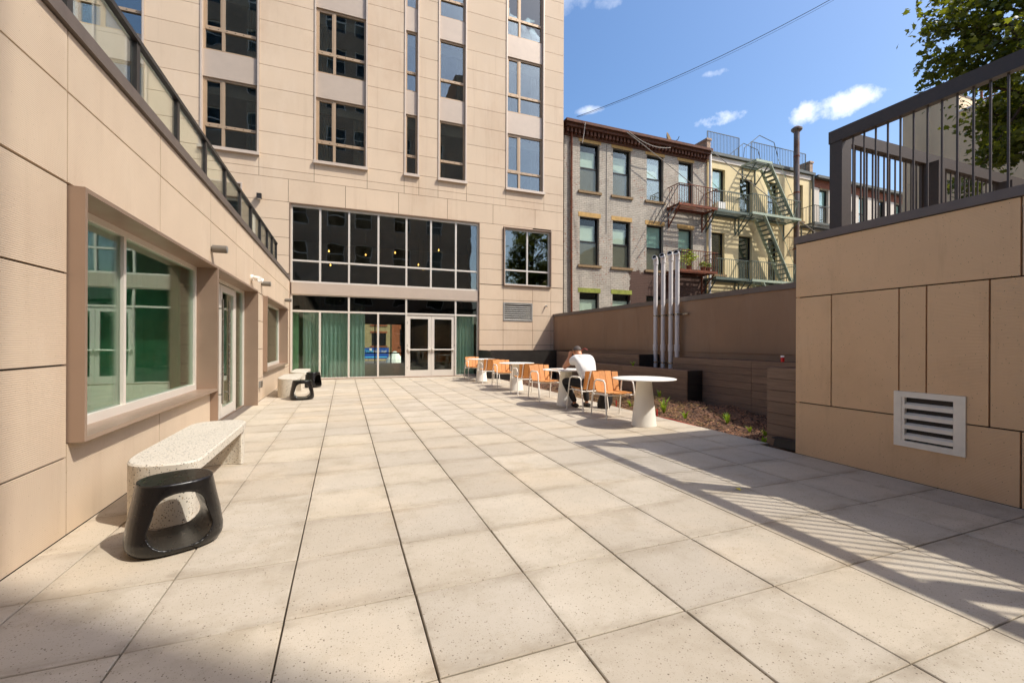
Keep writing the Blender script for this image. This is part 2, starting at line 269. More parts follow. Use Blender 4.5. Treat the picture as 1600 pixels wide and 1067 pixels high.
# ------------------------------------------------------------------ mesh builder
ORG = {}
class MB:
    def __init__(s): s.v = []; s.f = []
    def add(s, vs, fs):
        o = len(s.v); s.v += [tuple(q) for q in vs]; s.f += [tuple(i + o for i in f) for f in fs]; return s
    def box(s, x0, x1, y0, y1, z0, z1):
        x0, x1 = min(x0, x1), max(x0, x1); y0, y1 = min(y0, y1), max(y0, y1); z0, z1 = min(z0, z1), max(z0, z1)
        return s.add([(x0, y0, z0), (x1, y0, z0), (x1, y1, z0), (x0, y1, z0), (x0, y0, z1), (x1, y0, z1), (x1, y1, z1), (x0, y1, z1)],
                     [(0, 3, 2, 1), (4, 5, 6, 7), (0, 1, 5, 4), (1, 2, 6, 5), (2, 3, 7, 6), (3, 0, 4, 7)])
    def cham(s, x0, x1, y0, y1, z0, z1, c):                 # box with its top edges chamfered
        b = [(x0, y0), (x1, y0), (x1, y1), (x0, y1)]; t = [(x0 + c, y0 + c), (x1 - c, y0 + c), (x1 - c, y1 - c), (x0 + c, y1 - c)]
        vs = [(x, y, z0) for x, y in b] + [(x, y, z1 - c) for x, y in b] + [(x, y, z1) for x, y in t]
        fs = [(0, 3, 2, 1), (8, 9, 10, 11)]
        for k in (0, 4):
            for i in range(4): j = (i + 1) % 4; fs.append((k + i, k + j, k + j + 4, k + i + 4))
        return s.add(vs, fs)
    def cyl(s, p, q, r0, r1=None, n=10, caps=True):
        p, q = Vector(p), Vector(q); r1 = r0 if r1 is None else r1
        d = (q - p).normalized(); a = d.orthogonal().normalized(); b = d.cross(a)
        vs = []
        for c, r in ((p, r0), (q, r1)):
            for i in range(n): t = 2 * PI * i / n; vs.append(c + (a * math.cos(t) + b * math.sin(t)) * r)
        fs = [(i, (i + 1) % n, n + (i + 1) % n, n + i) for i in range(n)]
        if caps: fs += [tuple(range(n - 1, -1, -1)), tuple(range(n, 2 * n))]
        return s.add(vs, fs)
    def bar(s, p, q, w, h, up=(0, 0, 1)):                  # rectangular bar between two points
        p, q = Vector(p), Vector(q); d = (q - p).normalized(); u = Vector(up)
        a = d.cross(u)
        if a.length < 1e-4: a = d.cross(Vector((0, 1, 0)))
        a.normalize(); b = a.cross(d)
        vs = []
        for c in (p, q):
            for sx, sy in ((-1, -1), (1, -1), (1, 1), (-1, 1)): vs.append(c + a * sx * w / 2 + b * sy * h / 2)
        return s.add(vs, [(3, 2, 1, 0), (4, 5, 6, 7), (0, 1, 5, 4), (1, 2, 6, 5), (2, 3, 7, 6), (3, 0, 4, 7)])
    def tube(s, pts, r, n=8, caps=True):
        pts = [Vector(p) for p in pts]; o = len(s.v); k = len(pts)
        rr = r if isinstance(r, (list, tuple)) else [r] * k
        t0 = (pts[1] - pts[0]).normalized(); a = t0.orthogonal().normalized()
        for i, p in enumerate(pts):
            t = ((pts[min(i + 1, k - 1)] - p).normalized() + (p - pts[max(i - 1, 0)]).normalized())
            t = t.normalized() if t.length > 1e-6 else t0
            a = (a - t * a.dot(t)).normalized(); b = t.cross(a)
            for j in range(n): th = 2 * PI * j / n; s.v.append(tuple(p + (a * math.cos(th) + b * math.sin(th)) * rr[i]))
        for i in range(k - 1):
            for j in range(n): s.f.append((o + i * n + j, o + i * n + (j + 1) % n, o + (i + 1) * n + (j + 1) % n, o + (i + 1) * n + j))
        if caps: s.f.append(tuple(o + j for j in range(n - 1, -1, -1))); s.f.append(tuple(o + (k - 1) * n + j for j in range(n)))
        return s
    def prism(s, poly, z0, z1):                              # ccw polygon in XY extruded along Z
        n = len(poly); vs = [(x, y, z0) for x, y in poly] + [(x, y, z1) for x, y in poly]
        return s.add(vs, [tuple(range(n - 1, -1, -1)), tuple(range(n, 2 * n))] + [(i, (i + 1) % n, n + (i + 1) % n, n + i) for i in range(n)])
    def lathe(s, prof, cx=0, cy=0, n=40):
        o = len(s.v)
        for r, z in prof:
            for i in range(n): t = 2 * PI * i / n; s.v.append((cx + r * math.cos(t), cy + r * math.sin(t), z))
        for k in range(len(prof) - 1):
            for i in range(n): j = (i + 1) % n; s.f.append((o + k * n + i, o + k * n + j, o + (k + 1) * n + j, o + (k + 1) * n + i))
        s.f.append(tuple(o + i for i in range(n - 1, -1, -1))); s.f.append(tuple(o + (len(prof) - 1) * n + i for i in range(n))); return s
    def quad(s, *p): return s.add(p, [tuple(range(len(p)))])
    def mesh(s, name, mat, origin, smooth=False, ang=35):
        me = D.meshes.new(name); o = Vector(origin)
        me.from_pydata([(x - o.x, y - o.y, z - o.z) for x, y, z in s.v], [], s.f); me.update()
        if smooth:
            for p in me.polygons: p.use_smooth = True
            me.set_sharp_from_angle(angle=math.radians(ang))
        me.materials.append(MT[mat] if isinstance(mat, str) else mat); return me
    def build(s, name, mat, parent=None, origin=None, smooth=False, ang=35):
        if origin is None:
            xs = [v[0] for v in s.v]; ys = [v[1] for v in s.v]; zs = [v[2] for v in s.v]
            origin = ((min(xs) + max(xs)) / 2, (min(ys) + max(ys)) / 2, min(zs))
        return link(name, s.mesh(name, mat, origin, smooth, ang), origin, parent)
def link(name, me, origin, parent=None):
    o = D.objects.new(name, me); COL.objects.link(o); origin = Vector(origin); ORG[o.name] = origin
    o.location = origin - (ORG[parent.name] if parent else Vector()); o.parent = parent; return o
def tag(o, label, cat, group=None):
    o['label'] = label; o['category'] = cat
    if group: o['group'] = group
    return o
def struct(o, kind='structure'): o['kind'] = kind; return o
def thing(name, label, cat, loc, group=None):
    o = D.objects.new(name, None); COL.objects.link(o); o.empty_display_size = .2; o.location = loc; ORG[o.name] = Vector(loc); return tag(o, label, cat, group)
def copy_tree(o, parent=None):
    c = o.copy(); COL.objects.link(c); c.parent = parent
    for ch in [q for q in o.children]: copy_tree(ch, c)
    return c
def baked(o, mods):
    """apply modifiers set up by mods(o) and keep the object as a plain mesh"""
    mods(o); dg = bpy.context.evaluated_depsgraph_get(); dg.update()
    me = D.meshes.new_from_object(o.evaluated_get(dg)); o.modifiers.clear(); o.data = me; return o
def rects_minus(x0, x1, z0, z1, holes):
    """split a rectangle around rectangular holes -> list of rectangles (row strips)"""
    zs = sorted({z0, z1} | {min(max(h[k], z0), z1) for h in holes for k in (2, 3)}); res = []
    for a, b in zip(zs, zs[1:]):
        if b - a < 1e-4: continue
        m = (a + b) / 2; cuts = sorted((max(h[0], x0), min(h[1], x1)) for h in holes if h[2] < m < h[3] and h[1] > x0 and h[0] < x1)
        x = x0
        for c, d in cuts:
            if c - x > 1e-4: res.append((x, c, a, b))
            x = max(x, d)
        if x1 - x > 1e-4: res.append((x, x1, a, b))
    return res
def panel_mesh(plane, th, a0, a1, z0, z1, holes, axis):
    """one stone panel (joints G all round) cut out round the openings it meets; None if nothing is left"""
    hs_ = [(h[0] - .002, h[1] + .002, h[2] - .002, h[3] + .002) for h in holes]; m = MB()
    for (p, q, r, t) in rects_minus(a0 + G, a1 - G, z0 + G, z1 - G, hs_):
        if q - p < .02 or t - r < .02: continue
        if axis == 'x': m.box(p, q, plane, plane + th, r, t)
        else: m.box(plane, plane + th, p, q, r, t)
    return m if m.v else None
G = .0065      # half joint between stone panels

# ------------------------------------------------------------------ ground and patio floor
struct(MB().quad((-400, -400, -.5), (400, -400, -.5), (400, 400, -.5), (-400, 400, -.5)).build('ground', 'asphalt', origin=(0, 0, -.5)))
LX, RX, FY = -1.755, 5.06, 16.55            # left wing wall, right wall, tall facade
floor = struct(MB().box(LX - .05, 5.225, -7.4, FY + .1, -.45, -.075).build('patio_floor', 'paver_base', origin=(0, 0, -.45)))
a_ = .3684; FW = Vector((math.sin(a_), math.cos(a_), 0)); RG = Vector((math.cos(a_), -math.sin(a_), 0))
def px(x, y, z):
    d = Vector((x, y, z - 1.312)); k = d.dot(FW)
    if k < .2: return None
    return (800 + 678.56 * d.dot(RG) / k, 535.3 - 678.56 * d.z / k, k)
cells = []
for i in range(-3, 9):
    for j in range(-15, 24):
        x0, x1 = i * .61 - .2614, (i + 1) * .61 - .2614; y0, y1 = j * .61 + 2.294, (j + 1) * .61 + 2.294
        x0 = max(x0, LX + .001); y1 = min(y1, FY - .01)
        if y0 < 3.64: x1 = min(x1, RX - .001)
        if x1 - x0 < .05 or y1 - y0 < .05: continue
        p = [px(x, y, 0) for x in (x0, (x0 + x1) / 2, x1) for y in (y0, (y0 + y1) / 2, y1)]
        vis = sum(1 for q in p if q and -10 < q[0] < 1610 and q[1] < 1080)
        k = min((q[2] for q in p if q), default=99)
        cells.append(((vis * (x1 - x0) * (y1 - y0) / k ** 3) if vis else 0, x0 + .004, x1 - .004, y0 + .003, y1 - .003))
cells.sort(reverse=True); shared = {}; rest = MB()
for k, (s_, x0, x1, y0, y1) in enumerate(cells):
    dz = R.uniform(-.0012, .0012)
    if k < 298 and s_ > 0:
        key = (round(x1 - x0, 3), round(y1 - y0, 3))
        if key not in shared: shared[key] = MB().cham(0, x1 - x0, 0, y1 - y0, -.055, 0, .0035).mesh('paver', 'paver', (0, 0, 0))
        o = link('paver', shared[key], (x0 + R.uniform(-.0012, .0012), y0 + R.uniform(-.0008, .0008), dz), floor); o.rotation_euler = (R.uniform(-.0012, .0012), R.uniform(-.0012, .0012), R.uniform(-.0022, .0022))
    else: rest.cham(x0, x1, y0, y1, -.055, dz, .0035)
struct(rest.build('paver_field', 'paver', floor), 'stuff')

# ------------------------------------------------------------------ left wing
lw = thing('low_wing', 'low limestone clad wing along the left with bronze window surrounds and glass railing on top', 'building', (LX - 3, 6, 0))
LH = [(3.84, 7.21, .62, 2.37), (7.21, 10.28, -.1, 2.37), (11.43, 15.35, .62, 2.37)]
b = MB()
for (y0, y1, z0, z1) in rects_minus(-7.45, FY - .002, -.2, 3.40, LH): b.box(LX - .22, LX - .032, y0, y1, z0, z1)
b.box(LX - 6, LX - .22, -7.45, -7.3, -.2, 3.4).box(LX - 6, LX - 5.8, -7.3, FY - .002, -.2, 3.4)
b.build('wall', 'backing', lw)
MB().box(LX - 5.8, LX - .22, -7.3, FY - .01, 3.15, 3.35).build('roof', 'roof_grey', lw)
MB().box(LX - 5.8, LX - .22, -7.3, FY - .01, -.2, -.005).build('interior_floor', 'room', lw)
MB().box(LX - 3.4, LX - 3.3, -7.28, FY - .02, 0, 3.14).build('interior_wall', 'room', lw)
zr = [-.004, .525, 1.15, 1.77, 2.385, 3.0, 3.42]
rows = []
for y0, y1 in ((-6.2, -4.6), (-4.6, -3), (-3, -1.4), (-1.4, .2), (.2, 2.05), (2.05, 3.832)):
    for k in range(6): rows.append((y0, y1, zr[k], zr[k + 1]))
yj = [3.832, 5.42, 7.21, 8.75, 10.28, 11.43, 13.4, 15.35, FY - .01]
for y0, y1 in zip(yj, yj[1:]):
    rows += [(y0, y1, 3.0, 3.42), (y0, y1, 2.385, 3.0)]
for y0, y1 in ((3.832, 5.42), (5.42, 7.21), (11.43, 13.4), (13.4, 15.35)): rows.append((y0, y1, -.004, .62))
for y0, y1 in ((10.28, 11.43), (15.35, FY - .01)):
    for z0, z1 in ((-.004, .5), (.5, 1.152), (1.152, 1.77), (1.77, 2.385)): rows.append((y0, y1, z0, z1))
for r in rows:
    m = panel_mesh(LX, -.03, *r, LH, 'y')
    if m: m.build('wall_panel', 'stone_left', lw)
MB().box(LX - .3, LX + .03, -7.45, FY - .02, 3.425, 3.53).build('coping', 'coping', lw)
def portal(y0, y1, z0, z1, panes, door=False):
    xf, xb, t = LX + .092, LX - .21, .032
    m = MB(); zb = z0 if door else z0
    m.box(xb, xf, y0, y0 + t, zb, z1); m.box(xb, xf, y1 - t, y1, zb, z1); m.box(xb, xf, y0 + t, y1 - t, z1 - t, z1)
    if not door: m.box(xb, xf, y0 + t, y1 - t, z0, z0 + t)
    else: m.box(xb, LX - .16, y0 + t, y1 - t, 0.002, .02); MB().box(LX - .159, LX + .011, y0 + t + .002, y1 - t - .002, -.06, -.001).build('threshold', 'coping', lw)
    w_ = m.build('door_surround' if door else 'window', 'bronze', lw)
    xg = LX - .185; f = MB(); fw = .055; a, c, d, e = y0 + t, y1 - t, (z0 if not door else 0) + (t if not door else .02), z1 - t
    f.box(xg - .03, xg + .03, a, a + fw, d, e).box(xg - .03, xg + .03, c - fw, c, d, e).box(xg - .03, xg + .03, a + fw, c - fw, e - fw, e)
    if not door: f.box(xg - .03, xg + .045, a + fw, c - fw, d, d + fw + .02)
    ys = [a + fw] + panes + [c - fw]
    for y in panes: f.box(xg - .03, xg + .03, y - .025, y + .025, d + (fw + .02 if not door else 0), e - fw)
    f.build('frame', 'alu', w_)
    return w_, xg, ys, d + (fw + .02 if not door else 0), e - fw
for (y0, y1, z0, z1), pn in ((LH[0], [5.08]), (LH[2], [13.0])):
    w_, xg, ys, d, e = portal(y0, y1, z0, z1, pn)
    for k in range(len(ys) - 1):
        MB().box(xg - .004, xg + .004, ys[k] + (.025 if k else 0), ys[k + 1] - (.025 if k < len(ys) - 2 else 0), d, e).build('pane', 'glass_left', w_)
w_, xg, ys, d, e = portal(LH[1][0], LH[1][1], 0, LH[1][3], [7.45, 9.5], True)
MB().box(xg - .004, xg + .004, 9.525, ys[-1], d, e).build('pane', 'glass_left', w_)
for (a, c, hy) in ((7.48, 8.46, 8.3), (8.48, 9.47, 8.74)):
    m = MB(); s1 = .1
    m.box(xg - .022, xg + .022, a, a + s1, .03, e - .02).box(xg - .022, xg + .022, c - s1, c, .03, e - .02).box(xg - .022, xg + .022, a + s1, c - s1, .03, .2).box(xg - .022, xg + .022, a + s1, c - s1, e - .13, e - .02)
    dr = m.build('door', 'alu', lw); MB().box(xg - .004, xg + .004, a + s1, c - s1, .2, e - .13).build('pane', 'glass_left', dr)
    h = MB().cyl((xg + .09, hy, .3), (xg + .09, hy, 2.0), .016)
    for z in (.45, 1.85): h.cyl((xg + .02, hy, z), (xg + .09, hy, z), .011)
    h.build('handle', 'steel', dr, smooth=True)
def curtain(name, label, mat, pts, z0, z1, fold=.05, n=14, axis='x'):
    (ax, ay), (bx, by) = pts; k = int(max(abs(bx - ax), abs(by - ay)) * n * 4); m = MB(); rr = random.Random(name + str(ax))
    ph = 0; prev = None
    for i in range(k + 1):
        t = i / k; ph += rr.uniform(.5, 1.1); o = math.sin(ph) * fold * rr.uniform(.6, 1)
        x, y = ax + (bx - ax) * t, ay + (by - ay) * t
        dx, dy = (0, 1) if axis == 'x' else (1, 0)
        cur = [(x + dx * o * s_, y + dy * o * s_, z) for z, s_ in ((z0, 1.2), ((z0 + z1) / 2, 1), (z1, .7))]
        if prev: m.quad(prev[0], cur[0], cur[1], prev[1]); m.quad(prev[1], cur[1], cur[2], prev[2])
        prev = cur
    return tag(m.build(name, mat, smooth=True, ang=80), label, 'curtain')
curtain('curtain', 'green curtain inside the large left wing window', 'curtain_deep', ((LX - .55, 5.3), (LX - .55, 7.9)), .02, 2.9, axis='y')
curtain('curtain', 'pale green curtain strip at the near end of the large left window', 'curtain_green', ((LX - .5, 3.9), (LX - .5, 4.5)), .02, 2.9, axis='y')
curtain('curtain', 'green curtain inside the far left wing window', 'curtain_deep', ((LX - .55, 12.4), (LX - .55, 15.2)), .02, 2.9, axis='y')

# glass railing on the left wing
gr = thing('glass_railing', 'black railing with clear glass panes on top of the left wing', 'railing', (LX - .1, 6, 3.53))
py_ = [-4.6, -3.5, -2.4, -1.3, -.2, .85, 1.9, 2.9, 3.94, 5.02, 6.07, 7.15, 8.22, 9.29, 10.32, 11.36, 12.36, 13.13, 13.9]
xr_ = LX - .06
for y in py_: MB().box(xr_ - .028, xr_ + .022, y - .035, y + .035, 3.531, 4.075).build('post', 'railing_black', gr)
MB().box(xr_ - .04, xr_ + .035, py_[0] - .05, py_[-1] + .05, 4.076, 4.12).build('handrail', 'railing_black', gr)
for y0, y1 in zip(py_, py_[1:]):
    MB().box(xr_ - .006, xr_ + .004, y0 + .045, y1 - .045, 3.575, 4.05).build('pane', 'glass_clear', gr)

# ------------------------------------------------------------------ tall limestone building
tb = thing('tall_building', 'tall limestone building closing the courtyard with storefront glazing and stacked windows', 'building', (2, 20, 0))
TX0, TX1, TZ, TYB = -9.5, 8.72, 20.4, 28
COLS = [(-7.45, -5.78), (-4.33, -2.68), (-1.0, .75), (2.06, 2.6), (3.33, 4.45), (6.1, 7.8)]
PITCH = 3.14
TH = [(-1.755, 5.0, -.5, 6.07), (6.01, 8.14, 3.62, 6.0), (6.0, 7.3, 2.19, 2.95), (-4.75, -3.15, 4.1, 6.55)] + [(a, c, 7.6, TZ - .45) for a, c in COLS]
b = MB()
for (x0, x1, z0, z1) in rects_minus(TX0, TX1, -.5, TZ, TH): b.box(x0, x1, FY + .032, FY + .32, z0, z1)
b.box(TX0, TX0 + .2, FY + .32, TYB, -.5, TZ).box(TX1 - .2, TX1, FY + .32, TYB, -.5, TZ)
b.build('wall', 'backing', tb)
b = MB(); b.box(TX0 + .2, TX1 - .2, FY + .32, TYB, TZ - .3, TZ - .05)
b.build('roof', 'roof_grey', tb)
MB().box(TX0 - .05, TX1 + .02, FY - .03, FY + .5, TZ + .002, TZ + .16).build('coping', 'coping', tb)
for z in [3.0] + [6.3 + PITCH * k for k in range(5)]:
    MB().box(TX0 + .2, TX1 - .2, FY + .33, TYB - .01, z, z + .3).build('floor_slab', 'room', tb)
MB().box(TX0 + .2, TX1 - .2, FY + .33, TYB - .01, -.4, -.004).build('lobby_floor', 'lobby_floor', tb)
for z in [3.3] + [6.6 + PITCH * k for k in range(4)]: MB().box(TX0 + .3, TX1 - .3, FY + (6 if z < 4 else 4.5), FY + (6.2 if z < 4 else 4.6), z + .001, z + 2.7 if z < 4 else z + PITCH - .31).build('interior_wall', 'room', tb)
b = MB()                                                  # rear wall of the lobby, glazed towards the street behind
for (x0, x1, z0, z1) in rects_minus(TX0, TX1, -.5, TZ, [(.3, 3.4, 0, 2.42)]): b.box(x0, x1, TYB, TYB + .3, z0, z1)
b.build('rear_wall', 'brick_brown', tb)
b = MB()
for x in (.33, 1.05, 1.76, 2.72, 3.37): b.box(x - .035, x + .035, TYB + .05, TYB + .12, 0, 2.42)
b.box(.37, 3.33, TYB + .06, TYB + .11, .6, .67)
rw = b.build('rear_window', 'dark_frame', tb)
MB().box(.37, 3.33, TYB + .08, TYB + .086, .68, 2.42).build('pane', 'glass_clear', rw)
for k, (x, y, z) in enumerate([(-.6, 19.2, 5.0), (.9, 21, 5.3), (2.0, 19.0, 5.1), (3.2, 20.4, 4.9), (3.9, 19.2, 5.4), (3.6, 21.5, 4.9), (-.55, 19.6, 4.5)]):
    t_ = thing('pendant_lamp', ['lit pendant bulb above the second transom bay from the left, the higher one', 'lit pendant bulb in the third upper storefront bay', 'lit pendant bulb in the fourth upper storefront bay', 'lit pendant bulb hanging low in the fifth upper storefront bay', 'lit pendant bulb hanging highest, in the sixth upper storefront bay', 'dim lit pendant bulb hanging farthest back', 'lit pendant bulb hanging just below the leftmost one'][k], 'lamp', (x, y, z), 'pendant bulbs in the upper storefront room')
    MB().cyl((x, y, z + .06), (x, y, 6.3), .006, n=6).build('cord', 'dark_frame', t_)
    MB().lathe([(.01, z + .06), (.02, z + .03), (.032, z), (.022, z - .025), (.006, z - .035)], x, y, 12).build('bulb', 'bulb', t_, smooth=True)
# stone panels
prs = []
for x0, x1 in ((-9.5, -7.7), (-7.7, -5.6), (-5.6, -3.6), (-3.6, -1.755)):
    for k in range(10): prs.append((x0, x1, max(.012, .607 * k), .607 * (k + 1)))
for x0, x1 in ((5.0, 6.0), (6.0, 7.3), (7.3, 8.14), (8.14, 8.72)):
    for k in range(10):
        if x0 < 6.5 or not (6.0 <= x0 and 3.5 < .607 * k < 5.9 and x1 < 8.2): prs.append((x0, x1, max(.012, .607 * k), .607 * (k + 1)))
xs = [-9.5, -7.3, -5.45, -3.63, -1.8, .02, 1.86, 3.7, 5.55, 7.4, 8.72]
for x0, x1 in zip(xs, xs[1:]): prs.append((x0, x1, 6.07, 6.85))
xe = sorted([TX0, TX1] + [q for c in COLS for q in c])
for x0, x1 in zip(xe, xe[1:]): prs += [(x0, x1, 6.85, 7.13), (x0, x1, 7.13, 7.6)]
for x0, x1 in zip(xe[::2], xe[1::2]):
    z = 7.6
    while z < TZ - .05: prs.append((x0, x1, z, min(z + .745, TZ))); z += .745
for c in COLS: prs.append((c[0], c[1], TZ - .45, TZ))
for r in prs:
    m = panel_mesh(FY, .03, *r, TH, 'x')
    if m: m.build('wall_panel', 'stone_tall', tb)
# stacked windows
def bar_frame(m, x0, x1, z0, z1, y0, y1, fw): m.box(x0, x0 + fw, y0, y1, z0, z1).box(x1 - fw, x1, y0, y1, z0, z1).box(x0 + fw, x1 - fw, y0, y1, z1 - fw, z1).box(x0 + fw, x1 - fw, y0, y1, z0, z0 + fw)
lamps = random.Random(5)
for ci, (x0, x1) in enumerate(COLS):
    m = MB(); t = .05                                     # metal lining round the whole column, proud of the stone
    m.box(x0, x0 + t, FY - .03, FY + .3, 7.6, TZ - .45).box(x1 - t, x1, FY - .03, FY + .3, 7.6, TZ - .45).box(x0 + t, x1 - t, FY - .03, FY + .3, TZ - .45 - t, TZ - .45).box(x0 - .02, x1 + .02, FY - .1, FY + .3, 7.5, 7.6)
    m.build('window_surround', 'trim', tb)
    for fl in range(4):
        zb = 7.6 + fl * PITCH + .002; zt = zb + 2.26; a, c = x0 + t + .002, x1 - t - .002
        if fl < 3 or True:
            zs_ = zt + .004; ze_ = min(zb + PITCH - .004, TZ - .46 - t)
            if ze_ > zs_: MB().box(a, c, FY + .07, FY + .2, zs_, ze_).build('spandrel', 'spandrel', tb)
        if zt > TZ - .5 - t: continue
        fw = .06; yf0, yf1 = FY + .12, FY + .2; m = MB(); bar_frame(m, a, c, zb, zt, yf0, yf1, fw)
        wide = c - a > 1.2; zm = zb + .72; xm = a + (c - a) * .36 if wide else None
        m.box(a + fw, c - fw, yf0 - .01, yf1, zm - .045, zm + .045)
        if wide: m.box(xm - .045, xm + .045, yf0 - .006, yf1, zb + fw, zm - .045); m.box(xm - .045, xm + .045, yf0 - .006, yf1, zm + .045, zt - fw)
        if wide: bar_frame(m, a + fw, xm - .045, zm + .045, zt - fw, yf0 + .004, yf1, .04)
        w_ = m.build('window', 'window_frame', tb)
        for (p, q) in (((a + fw, xm - .045), (xm + .045, c - fw)) if wide else ((a + fw, c - fw),)):
            MB().box(p, q, FY + .165, FY + .172, zb + fw, zm - .045).build('pane', 'glass_window', w_); MB().box(p, q, FY + .165, FY + .172, zm + .045, zt - fw).build('pane', 'glass_window', w_)
        n = MB(); k = 3 if wide else 2
        for i in range(k * 2): n.box(a + fw + (i + .5) * (c - a - 2 * fw) / (k * 2) - .012, a + fw + (i + .5) * (c - a - 2 * fw) / (k * 2) + .012, yf0 - .016, yf0 - .01, zm - .012, zm + .012)
        n.build('fastener', 'dark_frame', w_)
        for sx in ((a + .08, a + (c - a) * .3), (c - (c - a) * .25, c - .08)):
            if lamps.random() < .9: 
                q = MB(); nn = 18
                for i in range(nn):
                    u0, u1 = sx[0] + (sx[1] - sx[0]) * i / nn, sx[0] + (sx[1] - sx[0]) * (i + 1) / nn
                    o0, o1 = .03 * math.sin(i * 1.9), .03 * math.sin((i + 1) * 1.9)
                    q.quad((u0, FY + .42 + o0, zb), (u1, FY + .42 + o1, zb), (u1, FY + .42 + o1, zt), (u0, FY + .42 + o0, zt))
                q.build('drape', 'curtain_grey', w_)
# storefront
MX = [-1.703, -.803, .148, 1.154, 2.162, 3.082, 4.053, 4.955]
m = MB(); bar_frame(m, -1.755, 5.0, 0, 6.068, FY - .015, FY + .3, .026)
sf = m.build('storefront', 'bronze', tb)
y0, y1 = FY + .07, FY + .2
def seg(m, x0, x1, z0, z1): m.box(x0, x1, y0, y1, z0, z1)
m = MB(); h_ = .032
for k, x in enumerate(MX):
    seg(m, x - h_, x + h_, 3.36, 6.04)
    if k in (0, 2, 4, 6, 7): seg(m, x - h_, x + h_, 0.002, 2.95)
    elif k in (1, 3): seg(m, x - h_, x + h_, .06, 2.345)
for z0, z1 in ((3.36, 3.42), (4.09, 4.15), (5.96, 6.04)):
    for p, q in zip(MX, MX[1:]): m.box(p + h_, q - h_, y0 + .004, y1, z0, z1)
for p, q in ((0, 2), (2, 4), (4, 6), (6, 7)):
    m.box(MX[p] + h_, MX[q] - h_, y0 + .004, y1, 2.345, 2.41); m.box(MX[p] + h_, MX[q] - h_, y0 + .004, y1, 2.92, 2.95)
    if p != 4: m.box(MX[p] + h_, MX[q] - h_, y0 + .003, y1, .002, .06)
m.build('mullion_frame', 'alu', sf)
MB().box(-1.70, 4.955, FY + .03, FY + .22, 2.955, 3.355).build('spandrel', 'spandrel', sf)
yg = FY + .13
def pane(x0, x1, z0, z1, par, mt='glass_store'): MB().box(x0, x1, yg, yg + .008, z0, z1).build('pane', mt, par)
for p, q in zip(MX, MX[1:]): pane(p + h_, q - h_, 3.42, 4.09, sf, 'glass_upper'); pane(p + h_, q - h_, 4.15, 5.96, sf, 'glass_upper')
for p, q in ((0, 2), (2, 4), (4, 6), (6, 7)): pane(MX[p] + h_, MX[q] - h_, 2.41, 2.92, sf, 'glass_dark')
for p, q in ((0, 1), (1, 2), (2, 3), (3, 4), (6, 7)): pane(MX[p] + h_, MX[q] - h_, .06, 2.345, sf)
mid = (MX[4] + MX[6]) / 2
for p, q, s_ in ((MX[4] + h_ + .004, mid - .004, 1), (mid + .004, MX[6] - h_ - .004, -1)):
    m = MB(); s1 = .115; ya, yb = FY + .1, FY + .15
    m.box(p, p + s1, ya, yb, .012, 2.335).box(q - s1, q, ya, yb, .012, 2.335).box(p + s1, q - s1, ya, yb, .012, .26).box(p + s1, q - s1, ya, yb, 2.2, 2.335)
    d_ = m.build('door', 'alu', tb)
    MB().box(p + s1, q - s1, FY + .122, FY + .13, .26, 2.2).build('pane', 'glass_store', d_)
    m = MB().cyl((p + .03, FY + .045, 1.03), (q - .03, FY + .045, 1.03), .024).box(p + .02, p + .07, FY + .03, FY + .1, .99, 1.07).box(q - .07, q - .02, FY + .03, FY + .1, .99, 1.07)
    m.build('push_bar', 'alu', d_, smooth=True)
    m = MB()
    for z in (.35, 1.2, 2.05): m.cyl(((p if s_ > 0 else q), FY + .092, z - .05), ((p if s_ > 0 else q), FY + .092, z + .05), .014)
    m.build('hinge', 'steel', d_)
curtain('curtain', 'long sheer green curtain behind the left bays of the storefront', 'curtain_green', ((-1.36, FY + .32), (.70, FY + .32)), .01, 2.96)
curtain('curtain', 'sheer green curtain behind the storefront bay right of the double doors', 'curtain_green', ((4.05, FY + .32), (4.85, FY + .32)), .01, 2.96)
MB().box(-1.72, -1.5, FY + .34, FY + 2.2, 0, 2.99).build('side_partition', surf('pale_green', '#7fae84', .8), tb)
# small projecting window, louvre, lamps on the facade
x0, x1, z0, z1 = TH[1]; m = MB(); bar_frame(m, x0, x1, z0, z1, FY - .07, FY + .2, .035)
w_ = m.build('window', 'bronze', tb); m = MB(); a, c, d, e = x0 + .037, x1 - .037, z0 + .037, z1 - .037
bar_frame(m, a, c, d, e, FY + .06, FY + .14, .06); xm, zm = (a + c) / 2, d + .62
m.box(xm - .03, xm + .03, FY + .058, FY + .14, d + .06, zm - .03).box(xm - .03, xm + .03, FY + .058, FY + .14, zm + .03, e - .06).box(a + .06, c - .06, FY + .062, FY + .14, zm - .03, zm + .03)
m.build('frame', 'alu', w_)
for p, q in ((a + .06, xm - .03), (xm + .03, c - .06)):
    for r, s_ in ((d + .06, zm - .03), (zm + .03, e - .06)): MB().box(p, q, FY + .1, FY + .107, r, s_).build('pane', 'glass_window', w_)
MB().box(5.6, 5.65, FY + .33, FY + 4, 3.31, 6.25).build('interior_wall', 'room_dark', tb)
x0, x1, z0, z1 = TH[2]; m = MB(); bar_frame(m, x0 + .005, x1 - .005, z0 + .005, z1 - .005, FY - .02, FY + .06, .05); lv = m.build('louver', 'louver_metal', tb)
for k in range(8):
    z = z0 + .09 + k * (z1 - z0 - .14) / 7.4
    MB().add([(x0 + .055, FY - .01, z - .025), (x1 - .055, FY - .01, z - .025), (x1 - .055, FY + .03, z + .012), (x0 + .055, FY + .03, z + .012), (x0 + .055, FY - .01, z - .015), (x1 - .055, FY - .01, z - .015), (x1 - .055, FY + .03, z + .022), (x0 + .055, FY + .03, z + .022)],
             [(0, 1, 2, 3), (7, 6, 5, 4), (0, 4, 5, 1), (3, 2, 6, 7), (0, 3, 7, 4), (1, 5, 6, 2)]).build('slat', 'louver_metal', lv)
